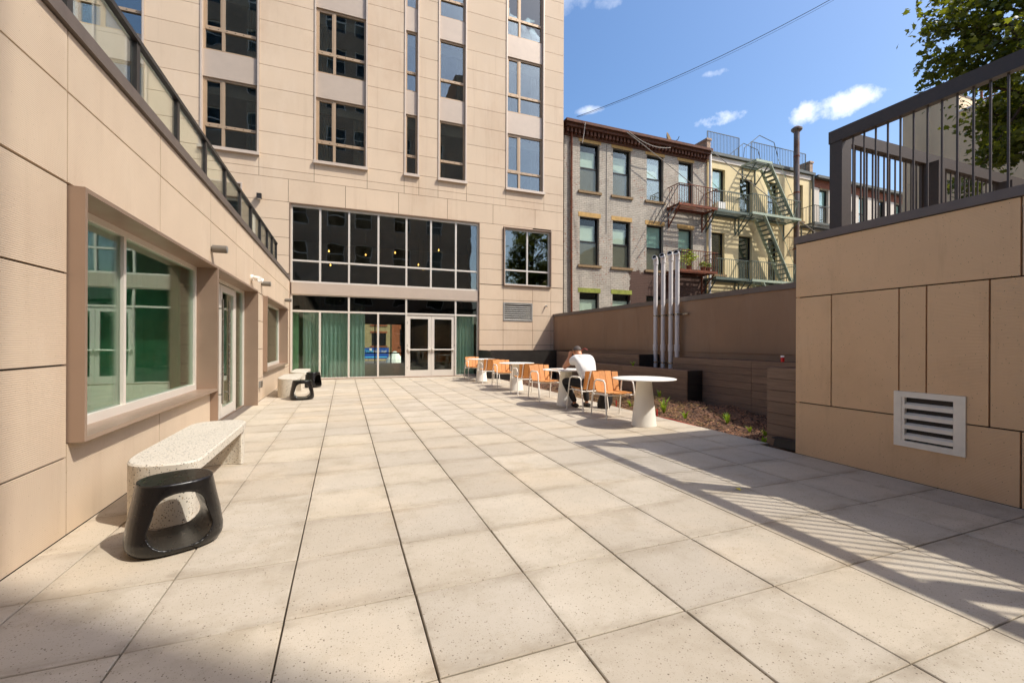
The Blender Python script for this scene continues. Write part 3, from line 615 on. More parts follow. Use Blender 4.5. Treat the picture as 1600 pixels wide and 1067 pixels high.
MB().box(x0 + .01, x1 - .01, FY + .1, FY + .12, z0 + .01, z1 - .01).build('louver_back', 'void', lv)
x0, x1, z0, z1 = TH[3]; m = MB(); bar_frame(m, x0, x1, z0, z1, FY - .03, FY + .2, .05); w_ = m.build('window', 'trim', tb)
m = MB(); bar_frame(m, x0 + .052, x1 - .052, z0 + .052, z1 - .052, FY + .08, FY + .16, .07); m.build('frame', 'window_frame', w_)
MB().box(x0 + .12, x1 - .12, FY + .12, FY + .126, z0 + .12, z1 - .12).build('pane', 'glass_window', w_)
t_ = thing('facade_lamp', 'small black box lamp on the tall facade above the glass railing', 'lamp', (-2.65, FY, 6.0))
MB().box(-2.72, -2.58, FY - .16, FY - .04, 6.05, 6.22).build('housing', 'railing_black', t_); MB().box(-2.67, -2.63, FY - .04, FY - .001, 6.1, 6.16).build('bracket', 'railing_black', t_)
MB().box(-2.7, -2.6, FY - .145, FY - .055, 6.042, 6.049).build('lens', 'white', t_)
t_ = thing('facade_spigot', 'small dark fixture on the facade right of the louver vent', 'fixture', (7.88, FY, 2.8))
MB().cyl((7.9, FY, 2.86), (7.9, FY - .07, 2.86), .03).build('rosette', 'white', t_); MB().cyl((7.9, FY - .05, 2.86), (7.9, FY - .14, 2.82), .022).build('spout', 'railing_black', t_)

# ------------------------------------------------------------------ right terrace
rt = thing('terrace_wall', 'limestone clad terrace wall on the right with a cream vent grille', 'wall', (8, -2, 0))
RY1 = 3.645
MB().box(RX + .032, 11, -7.45, RY1 - .032, -.5, 2.42).build('wall', 'backing', rt)
MB().box(RX + .34, 11, -7.45, RY1 - .34, 2.421, 2.47).build('terrace_floor', 'paver', rt)
VH = [(2.105, 2.635, .325, .855)]
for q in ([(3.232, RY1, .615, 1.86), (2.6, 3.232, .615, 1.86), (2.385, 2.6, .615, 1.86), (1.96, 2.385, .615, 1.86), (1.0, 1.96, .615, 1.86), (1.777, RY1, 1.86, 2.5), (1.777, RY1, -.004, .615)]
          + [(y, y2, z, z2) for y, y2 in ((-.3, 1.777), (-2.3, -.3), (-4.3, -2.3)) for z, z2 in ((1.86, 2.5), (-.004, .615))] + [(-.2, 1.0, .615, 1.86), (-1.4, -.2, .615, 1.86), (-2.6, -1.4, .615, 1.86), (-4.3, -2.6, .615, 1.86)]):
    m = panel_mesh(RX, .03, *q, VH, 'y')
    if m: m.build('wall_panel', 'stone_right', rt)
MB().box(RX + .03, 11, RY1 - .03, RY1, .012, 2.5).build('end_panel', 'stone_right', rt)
MB().box(RX - .02, RX + .33, -7.45, RY1 + .004, 2.503, 2.587).build('coping', 'coping', rt)
MB().box(RX + .33, 11, RY1 - .33, RY1 + .004, 2.503, 2.587).build('coping', 'coping', rt)
y0, y1, z0, z1 = VH[0]; xo = RX - .012
m = MB(); m.box(xo, RX + .03, y0, y0 + .06, z0, z1).box(xo, RX + .03, y1 - .06, y1, z0, z1).box(xo, RX + .03, y0 + .06, y1 - .06, z0, z0 + .055).box(xo, RX + .03, y0 + .06, y1 - .06, z1 - .055, z1)
m.box(xo + .006, RX + .03, y0 + .06, y0 + .085, z0 + .055, z1 - .055).box(xo + .006, RX + .03, y1 - .085, y1 - .06, z0 + .055, z1 - .055)
vt = m.build('vent_grille', 'vent_cream', rt)
for k in range(4):
    z = z0 + .075 + k * .098; a, c = y0 + .086, y1 - .086
    MB().add([(xo + .004, a, z), (xo + .004, c, z), (RX + .075, c, z + .07), (RX + .075, a, z + .07), (xo + .004, a, z + .036), (xo + .004, c, z + .036), (RX + .075, c, z + .082), (RX + .075, a, z + .082)],
             [(0, 3, 2, 1), (4, 5, 6, 7), (0, 1, 5, 4), (3, 7, 6, 2), (0, 4, 7, 3), (1, 2, 6, 5)]).build('slat', 'vent_cream', vt)
MB().box(RX + .028, RX + .031, y0 + .01, y1 - .01, z0 + .01, z1 - .01).build('vent_back', 'room_dark', vt)
# terrace railing: along the courtyard edge, then turning the corner
rr_ = thing('terrace_railing', 'dark bronze railing with thin balusters on the right terrace wall', 'railing', (RX + .1, 3.2, 2.587))
xc, yc = RX + .06, 3.2
MB().box(RX + .003, RX + .08, -6, 3.272, 3.545, 3.68).build('top_rail', 'railing_bronze', rr_)
MB().box(RX + .08, 10.9, 3.17, 3.255, 3.546, 3.679).build('top_rail', 'railing_bronze', rr_)
for y in (3.2, 1.4, -.4, -2.2, -4): MB().box(RX + .012, RX + .17, y - .065, y + .065, 2.588, 3.544).build('post', 'railing_bronze', rr_)
for x in (6.78, 8.5, 10.2): MB().box(x - .065, x + .065, 3.05, 3.245, 2.588, 3.545).build('post', 'railing_bronze', rr_)
bm_ = MB().box(-.007, .007, -.007, .007, 0, .957).mesh('baluster', 'railing_bronze', (0, 0, 0))
y = 3.04
while y > -5.5:
    if not any(abs(y - q) < .075 for q in (1.4, -.4, -2.2, -4)): link('baluster', bm_, (RX + .042, y, 2.588), rr_)
    y -= .1065
x = RX + .25
while x < 10.8:
    if not any(abs(x - q) < .075 for q in (6.78, 8.5, 10.2)): link('baluster', bm_, (x, 3.21, 2.588), rr_)
    x += .1065

# ------------------------------------------------------------------ brown garden wall, planters, soil
BX = 8.27
bw = thing('garden_wall', 'plain brown stucco garden wall behind the planters', 'wall', (BX + .15, 10, 0))
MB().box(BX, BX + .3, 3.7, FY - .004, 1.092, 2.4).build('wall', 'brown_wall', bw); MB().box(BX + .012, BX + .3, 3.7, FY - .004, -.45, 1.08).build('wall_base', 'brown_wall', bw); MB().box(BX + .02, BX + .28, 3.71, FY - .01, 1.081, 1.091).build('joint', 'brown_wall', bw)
ys_ = [3.7, 7.0, 11.0, 14.2, FY - .004]
for a, c in zip(ys_, ys_[1:]): MB().box(BX - .03, BX + .33, a, c - .003, 2.402, 2.52).build('coping', 'coping', bw)
def soilz(x, y):
    pts = [(3, -.24), (5, -.2), (5.6, -.16), (6.6, -.03), (8, .04), (10, .0), (17, -.02)]
    z = pts[-1][1]
    for (a, za), (c, zc) in zip(pts, pts[1:]):
        if a <= y <= c: z = za + (zc - za) * (y - a) / (c - a); break
    e = min(1, max(0, (x - 5.25) / .8)); z = (-.07 if z > -.07 else z * .6 - .03) * (1 - e) + z * e
    return z + .035 * math.sin(x * 3.1 + y * 1.7) * e + .025 * math.sin(x * 7.3 - y * 5.1) * e
m = MB(); nx, ny = 44, 150
for j in range(ny + 1):
    for i in range(nx + 1):
        x, y = 5.232 + (BX - 5.232) * i / nx, 3.66 + (FY - 3.7) * j / ny
        m.v.append((x, y, soilz(x, y) + R.uniform(-.012, .012)))
for j in range(ny):
    for i in range(nx): k = j * (nx + 1) + i; m.f.append((k, k + 1, k + nx + 2, k + nx + 1))
struct(m.build('soil', 'soil', smooth=True, ang=180))
def chips(name, mat, n, sc):
    m = MB(); k = 0
    while k < n:
        x, y = R.uniform(5.26, 7.6), R.uniform(3.7, 14.8)
        if R.random() > 1.15 * math.exp(-(y - 3.7) * .18): continue
        z = soilz(x, y) + R.uniform(-.004, .022); s_ = sc * R.uniform(.5, 1.6); th = R.uniform(0, PI)
        a = Vector((math.cos(th), math.sin(th), R.uniform(-.5, .5))) * s_; b = Vector((-math.sin(th), math.cos(th), R.uniform(-.5, .5))) * s_ * R.uniform(.3, .6); c = Vector((0, 0, 1)) * s_ * .35; p = Vector((x, y, z))
        m.add([p - a, p + b, p + a, p - b, p + c], [(0, 1, 4), (1, 2, 4), (2, 3, 4), (3, 0, 4)]); k += 1
    o = m.build(name, mat); o['kind'] = 'stuff'; return o
chips('mulch', 'chip', 9000, .022); chips('mulch', 'chip_dark', 5000, .024); 
m = MB()
for k in range(900):
    x, y = R.uniform(5.3, 6.8), R.gauss(8.6, 1.4); z = soilz(x, y) + .02; th = R.uniform(0, PI); a = Vector((math.cos(th), math.sin(th), R.uniform(-.2, .2))) * R.uniform(.04, .12)
    m.bar(Vector((x, y, z)) - a, Vector((x, y, z)) + a, .006, .004)
o = m.build('straw', 'straw'); o['kind'] = 'stuff'
def planter(name, label, x0, x1, y0, y1, z1, split=None, endrow=True, end='plank'):
    """plank-clad planter: boards on the long -X face and the two ends"""
    t_ = thing(name, label, 'planter', ((x0 + x1) / 2, (y0 + y1) / 2, -.2), 'planters clad in brown boards'); zb = -.28
    h = .148; n = int((z1 - zb) / h) + 1
    MB().box(x0 + .026, x1, y0 + .026, y1 - .026, zb, z1 - .03).build('liner', 'bait', t_)
    MB().box(x0 + .1, x1 - .05, y0 + .1, y1 - .1, z1 - .029, z1 - .012).build('planter_soil', 'soil', t_)
    segs = [y0, y1] if not split else [y0] + split + [y1]
    for k in range(n):
        a = max(zb, z1 - (k + 1) * h); c = z1 - k * h
        if c - a < .02: continue
        for p, q in zip(segs, segs[1:]): MB().box(x0, x0 + .024, p + .003, q - .003, a + .003, c - .003).build('board', 'plank', t_)
        if endrow:
            MB().box(x0 + .025, x1, y0, y0 + .024, a + .003, c - .003).build('board', end, t_); MB().box(x0 + .025, x1, y1 - .024, y1, a + .003, c - .003).build('board', end, t_)
    return t_
planter('planter', 'tall board clad planter at the end of the right limestone wall', 5.25, 6.4, 3.66, 4.17, 1.0)
planter('planter', 'low board clad planter standing in front of the grey pipes', 7.1, 7.545, 7.6, 12.2, .70, [10.0], end='shaded_board')
planter('planter', 'long board clad planter with a red can on its rim', 7.56, BX - .01, 3.7, 8.57, .97, [6.35])
planter('planter', 'board clad planter behind the seated person', 7.56, BX - .01, 9.9, 14.85, 1.0, [12.0], end='shaded_board')
t_ = thing('steel_planter', 'black steel planter box in the far corner under the louver vent', 'planter', (6.6, 15.7, 0))
MB().box(4.95, BX - .02, 14.9, 14.915, -.3, 1.02).build('front_plate', 'black_steel', t_); MB().box(4.95, 4.965, 14.916, FY - .02, -.3, 1.02).build('side_plate', 'black_steel', t_)
MB().box(4.97, BX - .02, 14.92, FY - .02, .86, .95).build('planter_soil', 'soil', t_); MB().box(4.94, BX - .02, 14.89, 14.93, 1.021, 1.035).build('rim', 'black_steel', t_)
# conduits
for k, (y, zt, zb_) in enumerate([(9.89, 3.62, .3), (9.585, 3.62, .3), (9.285, 3.62, .3), (9.045, 3.6, .3)]):
    x = 8.12
    nm = ['leftmost grey vertical vent pipe before the brown wall', 'second grey vertical vent pipe from the left', 'third grey vertical vent pipe from the left', 'rightmost grey vertical vent pipe before the brown wall'][k]
    t_ = thing('vent_pipe', nm, 'pipe', (x, y, 0), 'grey vent pipes')
    MB().cyl((x, y, zb_), (x, y, zt - .1), .055, n=16).build('pipe', 'pvc', t_, smooth=True)
    m = MB().tube([(x, y, zt - .12), (x, y, zt - .02), (x - .03, y - .02, zt + .05), (x - .1, y - .06, zt + .07)], .068, 14); m.build('elbow', 'pvc', t_, smooth=True)
    MB().cyl((x - .0995, y - .0597, zt + .07), (x - .104, y - .0625, zt + .07), .05, n=14).build('opening', 'void', t_)
    MB().cyl((x, y, 1.1), (x, y, 1.28), .068, n=16).build('coupling', 'pvc', t_, smooth=True)
for z, ya, yb in ((2.07, 8.75, 9.98), (.785, 9.2, 9.98)):
    t_ = thing('pipe_strut', ('upper' if z > 1 else 'lower') + ' steel strut clamping the grey vent pipes', 'bracket', (8.12, 9.5, z))
    MB().box(8.185, 8.22, ya, yb, z - .02, z + .02).build('channel', 'steel', t_)
    for y in (9.89, 9.585, 9.285, 9.045):
        if y > ya: MB().cyl((8.12, y, z - .018), (8.12, y, z + .018), .062, n=14).build('clamp', 'steel', t_, smooth=True)
    if z > 1: MB().box(8.221, BX - .001, 8.8, 8.84, z - .02, z + .02).build('anchor', 'steel', t_)

# ------------------------------------------------------------------ old row houses behind the garden wall
HY = 17.2
def old_window(par, x0, x1, z0, z1, lint, style, hy=HY):
    """double-hung sash: dark frame, two panes, blind, lintel and sill"""
    yw = hy + .14; m = MB(); bar_frame(m, x0, x1, z0, z1, yw, yw + .09, .055); zm = (z0 + z1) / 2
    m.box(x0 + .055, x1 - .055, yw + .005, yw + .08, zm - .03, zm + .03)
    w_ = m.build('window', 'dark_frame', par); a, c = x0 + .055, x1 - .055
    MB().box(a, c, yw + .05, yw + .054, zm + .03, z1 - .055).build('pane', 'glass_old', w_)
    MB().box(a, c, yw + .03, yw + .034, z0 + .055, zm - .03).build('pane', 'glass_old', w_)
    if style == 'shade':
        MB().box(a, c - .12, yw + .075, yw + .08, zm + .03, z1 - .35).build('blind', 'blind_white', w_); MB().box(a, c, yw + .04, yw + .045, z0 + .055, zm - .03).build('screen', 'blind_dark', w_)
    elif style == 'light':
        MB().box(a, c, yw + .07, yw + .075, z0 + .055, z1 - .3).build('blind', 'blind_white', w_)
    elif style == 'half':
        MB().box(a, c, yw + .08, yw + .085, zm + .03, z1 - .055).build('blind', 'curtain_green', w_); MB().box(a, c, yw + .04, yw + .045, z0 + .055, zm - .03).build('screen', 'blind_dark', w_)
    if lint: MB().box(x0 - .08, x1 + .08, hy - .012, hy + .12, z1 + .002, z1 + .2).build('lintel', lint, w_)
    MB().box(x0 - .1, x1 + .1, hy - .07, hy + .13, z0 - .11, z0 - .002).build('sill', 'sillstone', w_)
    return w_
def rowhouse(name, label, x0, x1, zt, mat, wins, depth=9, hy=HY):
    t_ = thing(name, label, 'building', ((x0 + x1) / 2, hy + depth / 2, -.5)); m = MB()
    holes = [(w[0], w[1], w[2], w[3]) for w in wins]
    for (a, c, z0, z1) in rects_minus(x0, x1, -.5, zt, holes): m.box(a, c, hy, hy + .3, z0, z1)
    m.box(x0, x0 + .3, hy + .3, hy + depth, -.5, zt).box(x1 - .3, x1, hy + .3, hy + depth, -.5, zt).box(x0 + .3, x1 - .3, hy + depth - .3, hy + depth, -.5, zt)
    m.build('wall', mat, t_); MB().box(x0 + .3, x1 - .3, hy + .3, hy + depth - .3, zt - .35, zt - .2).build('roof', 'roof_grey', t_)
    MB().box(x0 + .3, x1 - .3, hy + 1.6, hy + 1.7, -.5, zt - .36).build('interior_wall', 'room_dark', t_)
    for w in wins: old_window(t_, *w, hy=hy)
    return t_
bx = [(9.9, 10.92), (11.65, 12.65), (13.57, 14.57), (15.5, 16.42)]
wins = []
for k, (a, c) in enumerate(bx):
    wins += [(a, c, 8.2, 10.4, 'lintel', 'shade'), (a, c, 4.85, 7.03, 'lintel', 'shade' if k < 2 else 'half'), (a, c, 1.45, 3.6, 'lintel_moss' if k < 2 else None, 'light')]
bh = rowhouse('brick_house', 'worn grey painted brick house with rusty cornice and four windows per floor', 9.1, 17.3, 10.95, 'brick_grey', wins)
m = MB().box(9.0, 17.32, HY - .42, HY + .3, 11.0, 11.12).box(9.05, 17.3, HY - .3, HY - .003, 10.86, 10.999).box(9.08, 17.3, HY - .05, HY - .003, 10.55, 10.66)
cn = m.build('cornice', 'cornice', bh); m = MB(); x = 9.12
while x < 17.2: m.box(x, x + .11, HY - .2, HY - .003, 10.661, 10.859); x += .2
m.build('dentils', 'cornice', cn)
m = MB().tube([(9.42, HY - .08, 10.7), (9.42, HY - .08, 6), (9.47, HY - .08, 0)], .05, 8); m.build('downpipe', 'rust', bh, smooth=True)
MB().box(8.75, 9.095, HY + .1, HY + 6, -.5, 10.6).build('side_strip', 'brick_grey', bh)
MB().cyl((11.3, HY - .016, 6.4), (11.3, HY - .016, 10.5), .013, n=6).build('conduit', 'pale_cable', bh)
yw = [(17.69, 18.56, 8.2, 10.36, None, 'half'), (19.6, 20.5, 8.1, 10.1, None, 'none'), (21.65, 22.45, 8.1, 10.2, None, 'none'), (23.68, 24.45, 8.3, 10.36, None, 'none'),
      (17.66, 18.54, 4.9, 7.06, None, 'none'), (19.52, 20.5, 4.65, 7.04, None, 'none'), (21.69, 22.44, 4.65, 7.08, None, 'none'), (23.68, 24.45, 4.9, 7.05, None, 'none')]
yh = rowhouse('yellow_house', 'yellow stucco house with green fire escape', 17.305, 25.3, 11.0, 'stucco_yellow', yw)
MB().box(17.31, 25.3, HY - .16, HY + .25, 11.002, 11.14).build('gutter', 'iron_grey', yh); MB().box(17.31, 25.3, HY - .05, HY - .003, 10.72, 10.95).build('frieze', 'stucco_white', yh)
MB().cyl((17.42, HY - .12, 0), (17.42, HY - .12, 10.95), .075, n=10).build('downpipe', 'white', yh, smooth=True); MB().cyl((25.15, HY - .1, 0), (25.15, HY - .1, 10.95), .06, n=10).build('downpipe', 'iron_grey', yh, smooth=True)
for x in (17.345, 25.05): MB().box(x, x + .25, HY + .02, HY + 4, 11.143, 11.75).box(x - .04, x + .29, HY - .02, HY + 4, 11.75, 11.85).build('party_parapet', 'brick_brown', yh)
ww = [(x, x + .82, z0, z0 + 2.0, 'sillstone', 'none' if k % 2 else 'half') for k, x in enumerate((25.83, 27.6, 29.4, 31.2, 33.0)) for z0 in (8.35, 4.9)]
wh = rowhouse('white_house', 'pale stucco house with a brick frieze seen through the terrace railing', 25.305, 36, 10.4, 'stucco_white', ww)
MB().box(25.31, 36, HY - .02, HY + .3, 10.402, 10.85).build('frieze', 'brick_red', wh); MB().box(25.31, 36, HY - .3, HY + .3, 10.853, 11.0).build('cornice', 'iron_grey', wh)
rowhouse('far_house', 'red brick house at the far end of the old row', 36.005, 48, 10.6, 'brick_red', [(x, x + .9, z, z + 2, 'sillstone', 'half') for x in (37, 39, 41, 43) for z in (8.2, 4.8)])
m = MB().box(17.9, 18.4, HY - .2, HY + .12, 8.26, 8.6); tag(m.build('air_conditioner', 'white'), 'white window air conditioner in the yellow house window nearest the brick house', 'air conditioner')
# roof rails of the yellow house
def rail_panel(par, p, q, z0, z1, n, mat, r=.012):
    p, q = Vector(p), Vector(q); m = MB()
    for z in (z0, z1): m.bar((p.x, p.y, z), (q.x, q.y, z), .03, .03)
    m.bar((p.x, p.y, z0 - .15), (p.x, p.y, z1), .035, .035); m.bar((q.x, q.y, z0 - .15), (q.x, q.y, z1), .035, .035)
    o = m.build('rail_frame', mat, par)
    for i in range(1, n):
        c = p.lerp(q, i / n); MB().bar((c.x, c.y, z0 + .016), (c.x, c.y, z1 - .016), .016, .016).build('baluster', mat, o)
t_ = thing('roof_railing', 'grey iron railing on the yellow house roof next to the brick house', 'railing', (18.5, HY + .15, 11.15)); rail_panel(t_, (17.5, HY + .15, 0), (19.7, HY + .15, 0), 11.3, 12.3, 22, 'iron_grey')
t_ = thing('roof_railing', 'grey iron railing on the yellow house roof beside the rusty flue', 'railing', (22.5, HY + .2, 11.15)); rail_panel(t_, (20.65, HY + .2, 0), (24.95, HY + .2, 0), 11.35, 12.3, 34, 'iron_grey')
m = MB(); g = thing('roof_ladder', 'gooseneck roof ladder rails rising over the yellow house gutter', 'ladder', (21, HY, 11.2))
for y in (HY - .1, HY + .9): MB().tube([(19.75, y, 11.2), (19.8, y, 11.7), (20.9, y, 12.55), (22.0, y, 12.35), (22.3, y, 11.6)], .02, 6).build('side_rail', 'iron_grey', g)

for k in range(8): MB().bar((19.9 + k * .3, HY + .9, 11.35), (19.9 + k * .3, HY + .9, 11.8 + min(k, 3) * .22), .012, .012).build('baluster', 'iron_grey', g)
# flue, dish
t_ = thing('flue_pipe', 'tall rusty metal flue with a cap in front of the yellow house', 'flue', (23.3, HY - .45, 0))
MB().cyl((23.3, HY - .45, -.4), (23.3, HY - .45, 13.0), .145, n=16).build('pipe', 'flue', t_, smooth=True); m = MB().lathe([(.17, 13.0), (.27, 13.1), (.28, 13.18), (.16, 13.28), (.05, 13.33)], 23.3, HY - .45, 14); m.build('cap', 'flue', t_, smooth=True)
for z in (3, 6.5, 9.6, 11.6):
    m = MB().cyl((23.3, HY - .45, z), (23.3, HY - .45, z + .08), .158, n=16)
    if z in (6.5, 9.6): m.bar((23.3, HY - .25, z + .04), (23.3, HY, z + .04), .04, .03)
    m.build('band', 'rust', t_)
t_ = thing('satellite_dish', 'small satellite dish on the brick house roof', 'dish', (15.6, HY + .8, 11.1))
m = MB().lathe([(.02, 0), (.2, .03), (.36, .12), (.37, .125), (.2, .045), (.02, .015)], 0, 0, 20)
q = Matrix.Translation((15.5, HY + .8, 11.75)) @ Matrix.Rotation(math.radians(70), 4, 'X') @ Matrix.Rotation(.5, 4, 'Y'); m.v = [tuple(q @ Vector(v)) for v in m.v]; m.build('reflector', 'sillstone', t_, smooth=True)
MB().cyl((15.5, HY + .85, 11.0), (15.5, HY + .85, 11.7), .025).build('mast', 'iron_grey', t_); MB().tube([(15.5, HY + .8, 11.6), (15.75, HY + .35, 11.62), (15.8, HY + .3, 11.78)], .02, 6).build('arm', 'iron_grey', t_)
# fire escapes
def platform(t_, x0, x1, z, mat, beam, y0=16.25, y1=HY - .02, nsl=7, rail=True, railmat=None, post_gap=.14):
    m = MB(); m.box(x0, x1, y0, y0 + .05, z - .12, z).box(x0, x1, y1 - .05, y1, z - .12, z).box(x0, x0 + .05, y0 + .05, y1 - .05, z - .1, z - .02).box(x1 - .05, x1, y0 + .05, y1 - .05, z - .1, z - .02)
    pf = m.build('platform', beam, t_)
    for i in range(nsl):
        y = y0 + .08 + (y1 - y0 - .16) * i / (nsl - 1); MB().box(x0 + .051, x1 - .051, y - .026, y + .026, z - .02, z - .003).build('slat', mat, pf)
    for x in (x0 + .12, x1 - .12): MB().bar((x, y0 + .1, z - .125), (x, y1, z - .95), .04, .05).bar((x, y1 + .0, z - .125), (x, y1 + .0, z - 1.0), .05, .04).build('bracket', mat, t_)
    if rail:
        rm = railmat or mat; m = MB()
        m.bar((x0, y0 + .025, z + .92), (x1, y0 + .025, z + .92), .03, .03).bar((x0 + .015, y0, z + .92), (x0 + .015, y1, z + .92), .03, .03).bar((x1 - .015, y0, z + .92), (x1 - .015, y1, z + .92), .03, .03)
        rl = m.build('rail', rm, t_); n = int((x1 - x0) / post_gap)
        for i in range(n + 1):
            x = x0 + .02 + (x1 - x0 - .04) * i / n; MB().bar((x, y0 + .025, z + .001), (x, y0 + .025, z + .905), .016, .016).build('baluster', rm, rl)
        for x in (x0 + .015, x1 - .015):
            for i in range(1, 5): MB().bar((x, y0 + (y1 - y0) * i / 5, z + .001), (x, y0 + (y1 - y0) * i / 5, z + .905), .016, .016).build('baluster', rm, rl)
def stair(t_, p, q, ya, yb, mat, tread, n):
    m = MB()
    for y in (ya, yb): m.bar((p[0], y, p[1]), (q[0], y, q[1]), .045, .16, up=(0, 1, 0))
    st = m.build('stair', mat, t_)
    for i in range(1, n):
        x, z = p[0] + (q[0] - p[0]) * i / n, p[1] + (q[1] - p[1]) * i / n
        MB().box(x - .13, x + .1, ya + .03, yb - .03, z - .02, z + .01).build('tread', tread, st)
    for y in (ya - .02, yb + .02): MB().tube([(p[0] + .5, y, p[1] + .45), (q[0] + .3, y, q[1] + .75), (q[0] + .1, y, q[1] + .1)], .014, 6).build('stair_rail', mat, t_)
fe = thing('fire_escape', 'green iron fire escape with stairs on the yellow house', 'fire escape', (21, 16.7, 4.5))
platform(fe, 19.4, 23.0, 8.05, 'green_iron', 'pale_iron'); platform(fe, 19.4, 22.9, 4.6, 'green_iron', 'pale_iron'); platform(fe, 19.65, 20.8, 10.78, 'green_iron', 'pale_iron', rail=False)
stair(fe, (20.75, 10.6), (22.4, 8.06), 16.32, 16.88, 'pale_iron', 'green_iron', 12); stair(fe, (20.3, 7.95), (22.3, 4.62), 16.32, 16.88, 'pale_iron', 'green_iron', 15); stair(fe, (20.2, 4.5), (21.6, 2.2), 16.32, 16.88, 'pale_iron', 'green_iron', 11)
f2 = thing('fire_escape', 'slatted iron balcony linking the brick house to the green fire escape', 'fire escape', (18.2, 16.8, 4.5))
for z in (8.0, 4.62): platform(f2, 17.15, 19.38, z, 'green_iron', 'green_iron', 16.42, rail=True)
f3 = thing('fire_escape', 'rusty iron balconies on the brick house with potted plants', 'fire escape', (15.8, 16.8, 4.8))
for z in (7.98, 4.84): platform(f3, 14.75, 17.12, z, 'rust', 'rust', 16.3)
m = MB()
for y in (16.4, 16.75): m.bar((14.75, y, 8.8), (13.6, y, 6.95), .03, .03); m.bar((14.85, y, 8.05), (14.0, y, 6.95), .03, .05)
m.build('drop_stair', 'railing_black', f3)
f4 = thing('fire_escape', 'iron balcony on the pale house right of the flue', 'fire escape', (26, 16.8, 7.9)); platform(f4, 24.2, 27.6, 8.05, 'iron_grey', 'iron_grey', 16.35)
def tuft(name, label, x, y, z, h, n, mat, spread=.5, w=.012, cat='plant', group=None, pot=None):
    t_ = thing(name, label, cat, (x, y, z), group); m = MB(); rr = random.Random(label)
    for i in range(n):
        th = rr.uniform(0, 2 * PI); L = h * rr.uniform(.45, 1.1); sp = spread * L * rr.uniform(.2, 1); d = Vector((math.cos(th), math.sin(th), 0)); s_ = Vector((-math.sin(th), math.cos(th), 0)) * w * rr.uniform(.6, 1.3)
        p0 = Vector((x, y, z)) + d * .01; p1 = p0 + d * sp * .4 + Vector((0, 0, L * .6)); p2 = p0 + d * sp + Vector((0, 0, L * rr.uniform(.75, 1)))
        m.add([p0 - s_ * .5, p0 + s_ * .5, p1 + s_, p2, p1 - s_], [(0, 1, 2, 4), (4, 2, 3)])
    m.build('leaves', mat, t_); return t_
def leafy(name, label, x, y, z, h, n, mat, cat='plant', group=None, ls=.05, potmat='rust'):
    t_ = thing(name, label, cat, (x, y, z), group); m = MB(); rr = random.Random(label)
    for i in range(n):
        d = Vector((rr.gauss(0, 1), rr.gauss(0, 1), rr.gauss(0, .8))).normalized() * rr.uniform(.3, 1) * h * .5; p = Vector((x, y, z + .2 + h * .5)) + d
        a = Vector((rr.uniform(-1, 1), rr.uniform(-1, 1), rr.uniform(-.5, .8))).normalized() * ls; b = a.orthogonal().normalized() * ls * .5
        m.add([p - a, p + b, p + a, p - b], [(0, 1, 2, 3)])
    m.build('leaves', mat, t_); MB().lathe([(.09, z), (.13, z + .2), (.14, z + .22)], x, y, 12).build('pot', potmat, t_); return t_
leafy('potted_plant', 'tall yellow green potted plant on the rusty balcony', 15.6, 16.6, 4.845, .85, 160, 'pot_leaf', ls=.09); leafy('potted_plant', 'low green potted plant on the rusty balcony beside the tall one', 16.5, 16.6, 4.845, .35, 90, 'pot_leaf', ls=.07); leafy('potted_plant', 'small green potted plant at the right end of the rusty balcony', 16.85, 16.6, 4.845, .28, 70, 'weed', ls=.06)

# ------------------------------------------------------------------ beige building beyond the terrace, building behind the camera, street behind the lobby
t_ = thing('beige_building', 'plain beige rendered building beyond the terrace on the right', 'building', (28, 0, -.5))
for z0, z1, ya, yb in ((-.5, 5.6, -14, 11.2), (5.612, 7.95, -14, 11.2), (7.962, 10.2, -14, 11.2), (10.201, 10.95, 9.47, 11.2)):
    MB().box(22, 34, ya, yb, z0, z1).build('wall', 'beige_wall', t_)
MB().box(21.95, 34, -14, 9.465, 10.202, 10.28).build('coping', 'white', t_); MB().box(21.95, 34, 9.45, 11.25, 10.951, 11.03).build('coping', 'coping', t_)
m = MB()
for y in (7.2, 7.8, 8.4, 9.0): m.bar((22.6, y, 10.3), (22.6, y, 11.3), .06, .06)
for z in (10.6, 11.0, 11.3): m.bar((22.6, 7.1, z), (22.6, 9.1, z), .05, .05)
for k in range(3): m.bar((22.6, 7.2 + k * .6, 10.3), (22.6, 7.8 + k * .6, 11.2), .03, .03)
m.build('roof_frame', 'rust', t_)
t_ = thing('apartment_block', 'tall brown brick block behind the viewer, mirrored in the storefront glass', 'building', (2, -18, -.5))
BY = -7.53; bw_ = []
for X0, X1, H, xs_ in ((-12, 3, 34, (-10.5, -7.5, -4.5, -1.5, .8)), (3.002, 9.9, 23, (4.2, 7.2)), (9.902, 11.46, 27, ())):
    hs_ = [(x, x + 1.5, z, z + 1.9) for x in xs_ for z in [1.2 + 3.4 * k for k in range(int((H - 2.5) / 3.4))]]; bw_ += hs_; m = MB()
    for (a, c, z0, z1) in rects_minus(X0, X1, -.5, H, hs_): m.box(a, c, BY - .3, BY, z0, z1)
    m.box(X0, X0 + .3, -20, BY - .3, -.5, H).box(X1 - .3, X1, -20, BY - .3, -.5, H).box(X0 + .3, X1 - .3, -20, -19.7, -.5, H); m.build('wall', 'brick_brown', t_)
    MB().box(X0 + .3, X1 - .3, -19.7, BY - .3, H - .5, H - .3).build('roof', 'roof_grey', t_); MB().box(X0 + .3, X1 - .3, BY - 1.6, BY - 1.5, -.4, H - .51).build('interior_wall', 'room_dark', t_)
m = MB(); bar_frame(m, 0, 1.5, 0, 1.9, -.18, -.1, .07); m.box(.07, 1.43, -.17, -.11, .92, .98); fm = m.mesh('window', 'white', (0, 0, 0)); pm = MB().box(.07, 1.43, -.14, -.136, .07, 1.83).mesh('pane', 'glass_old', (0, 0, 0))
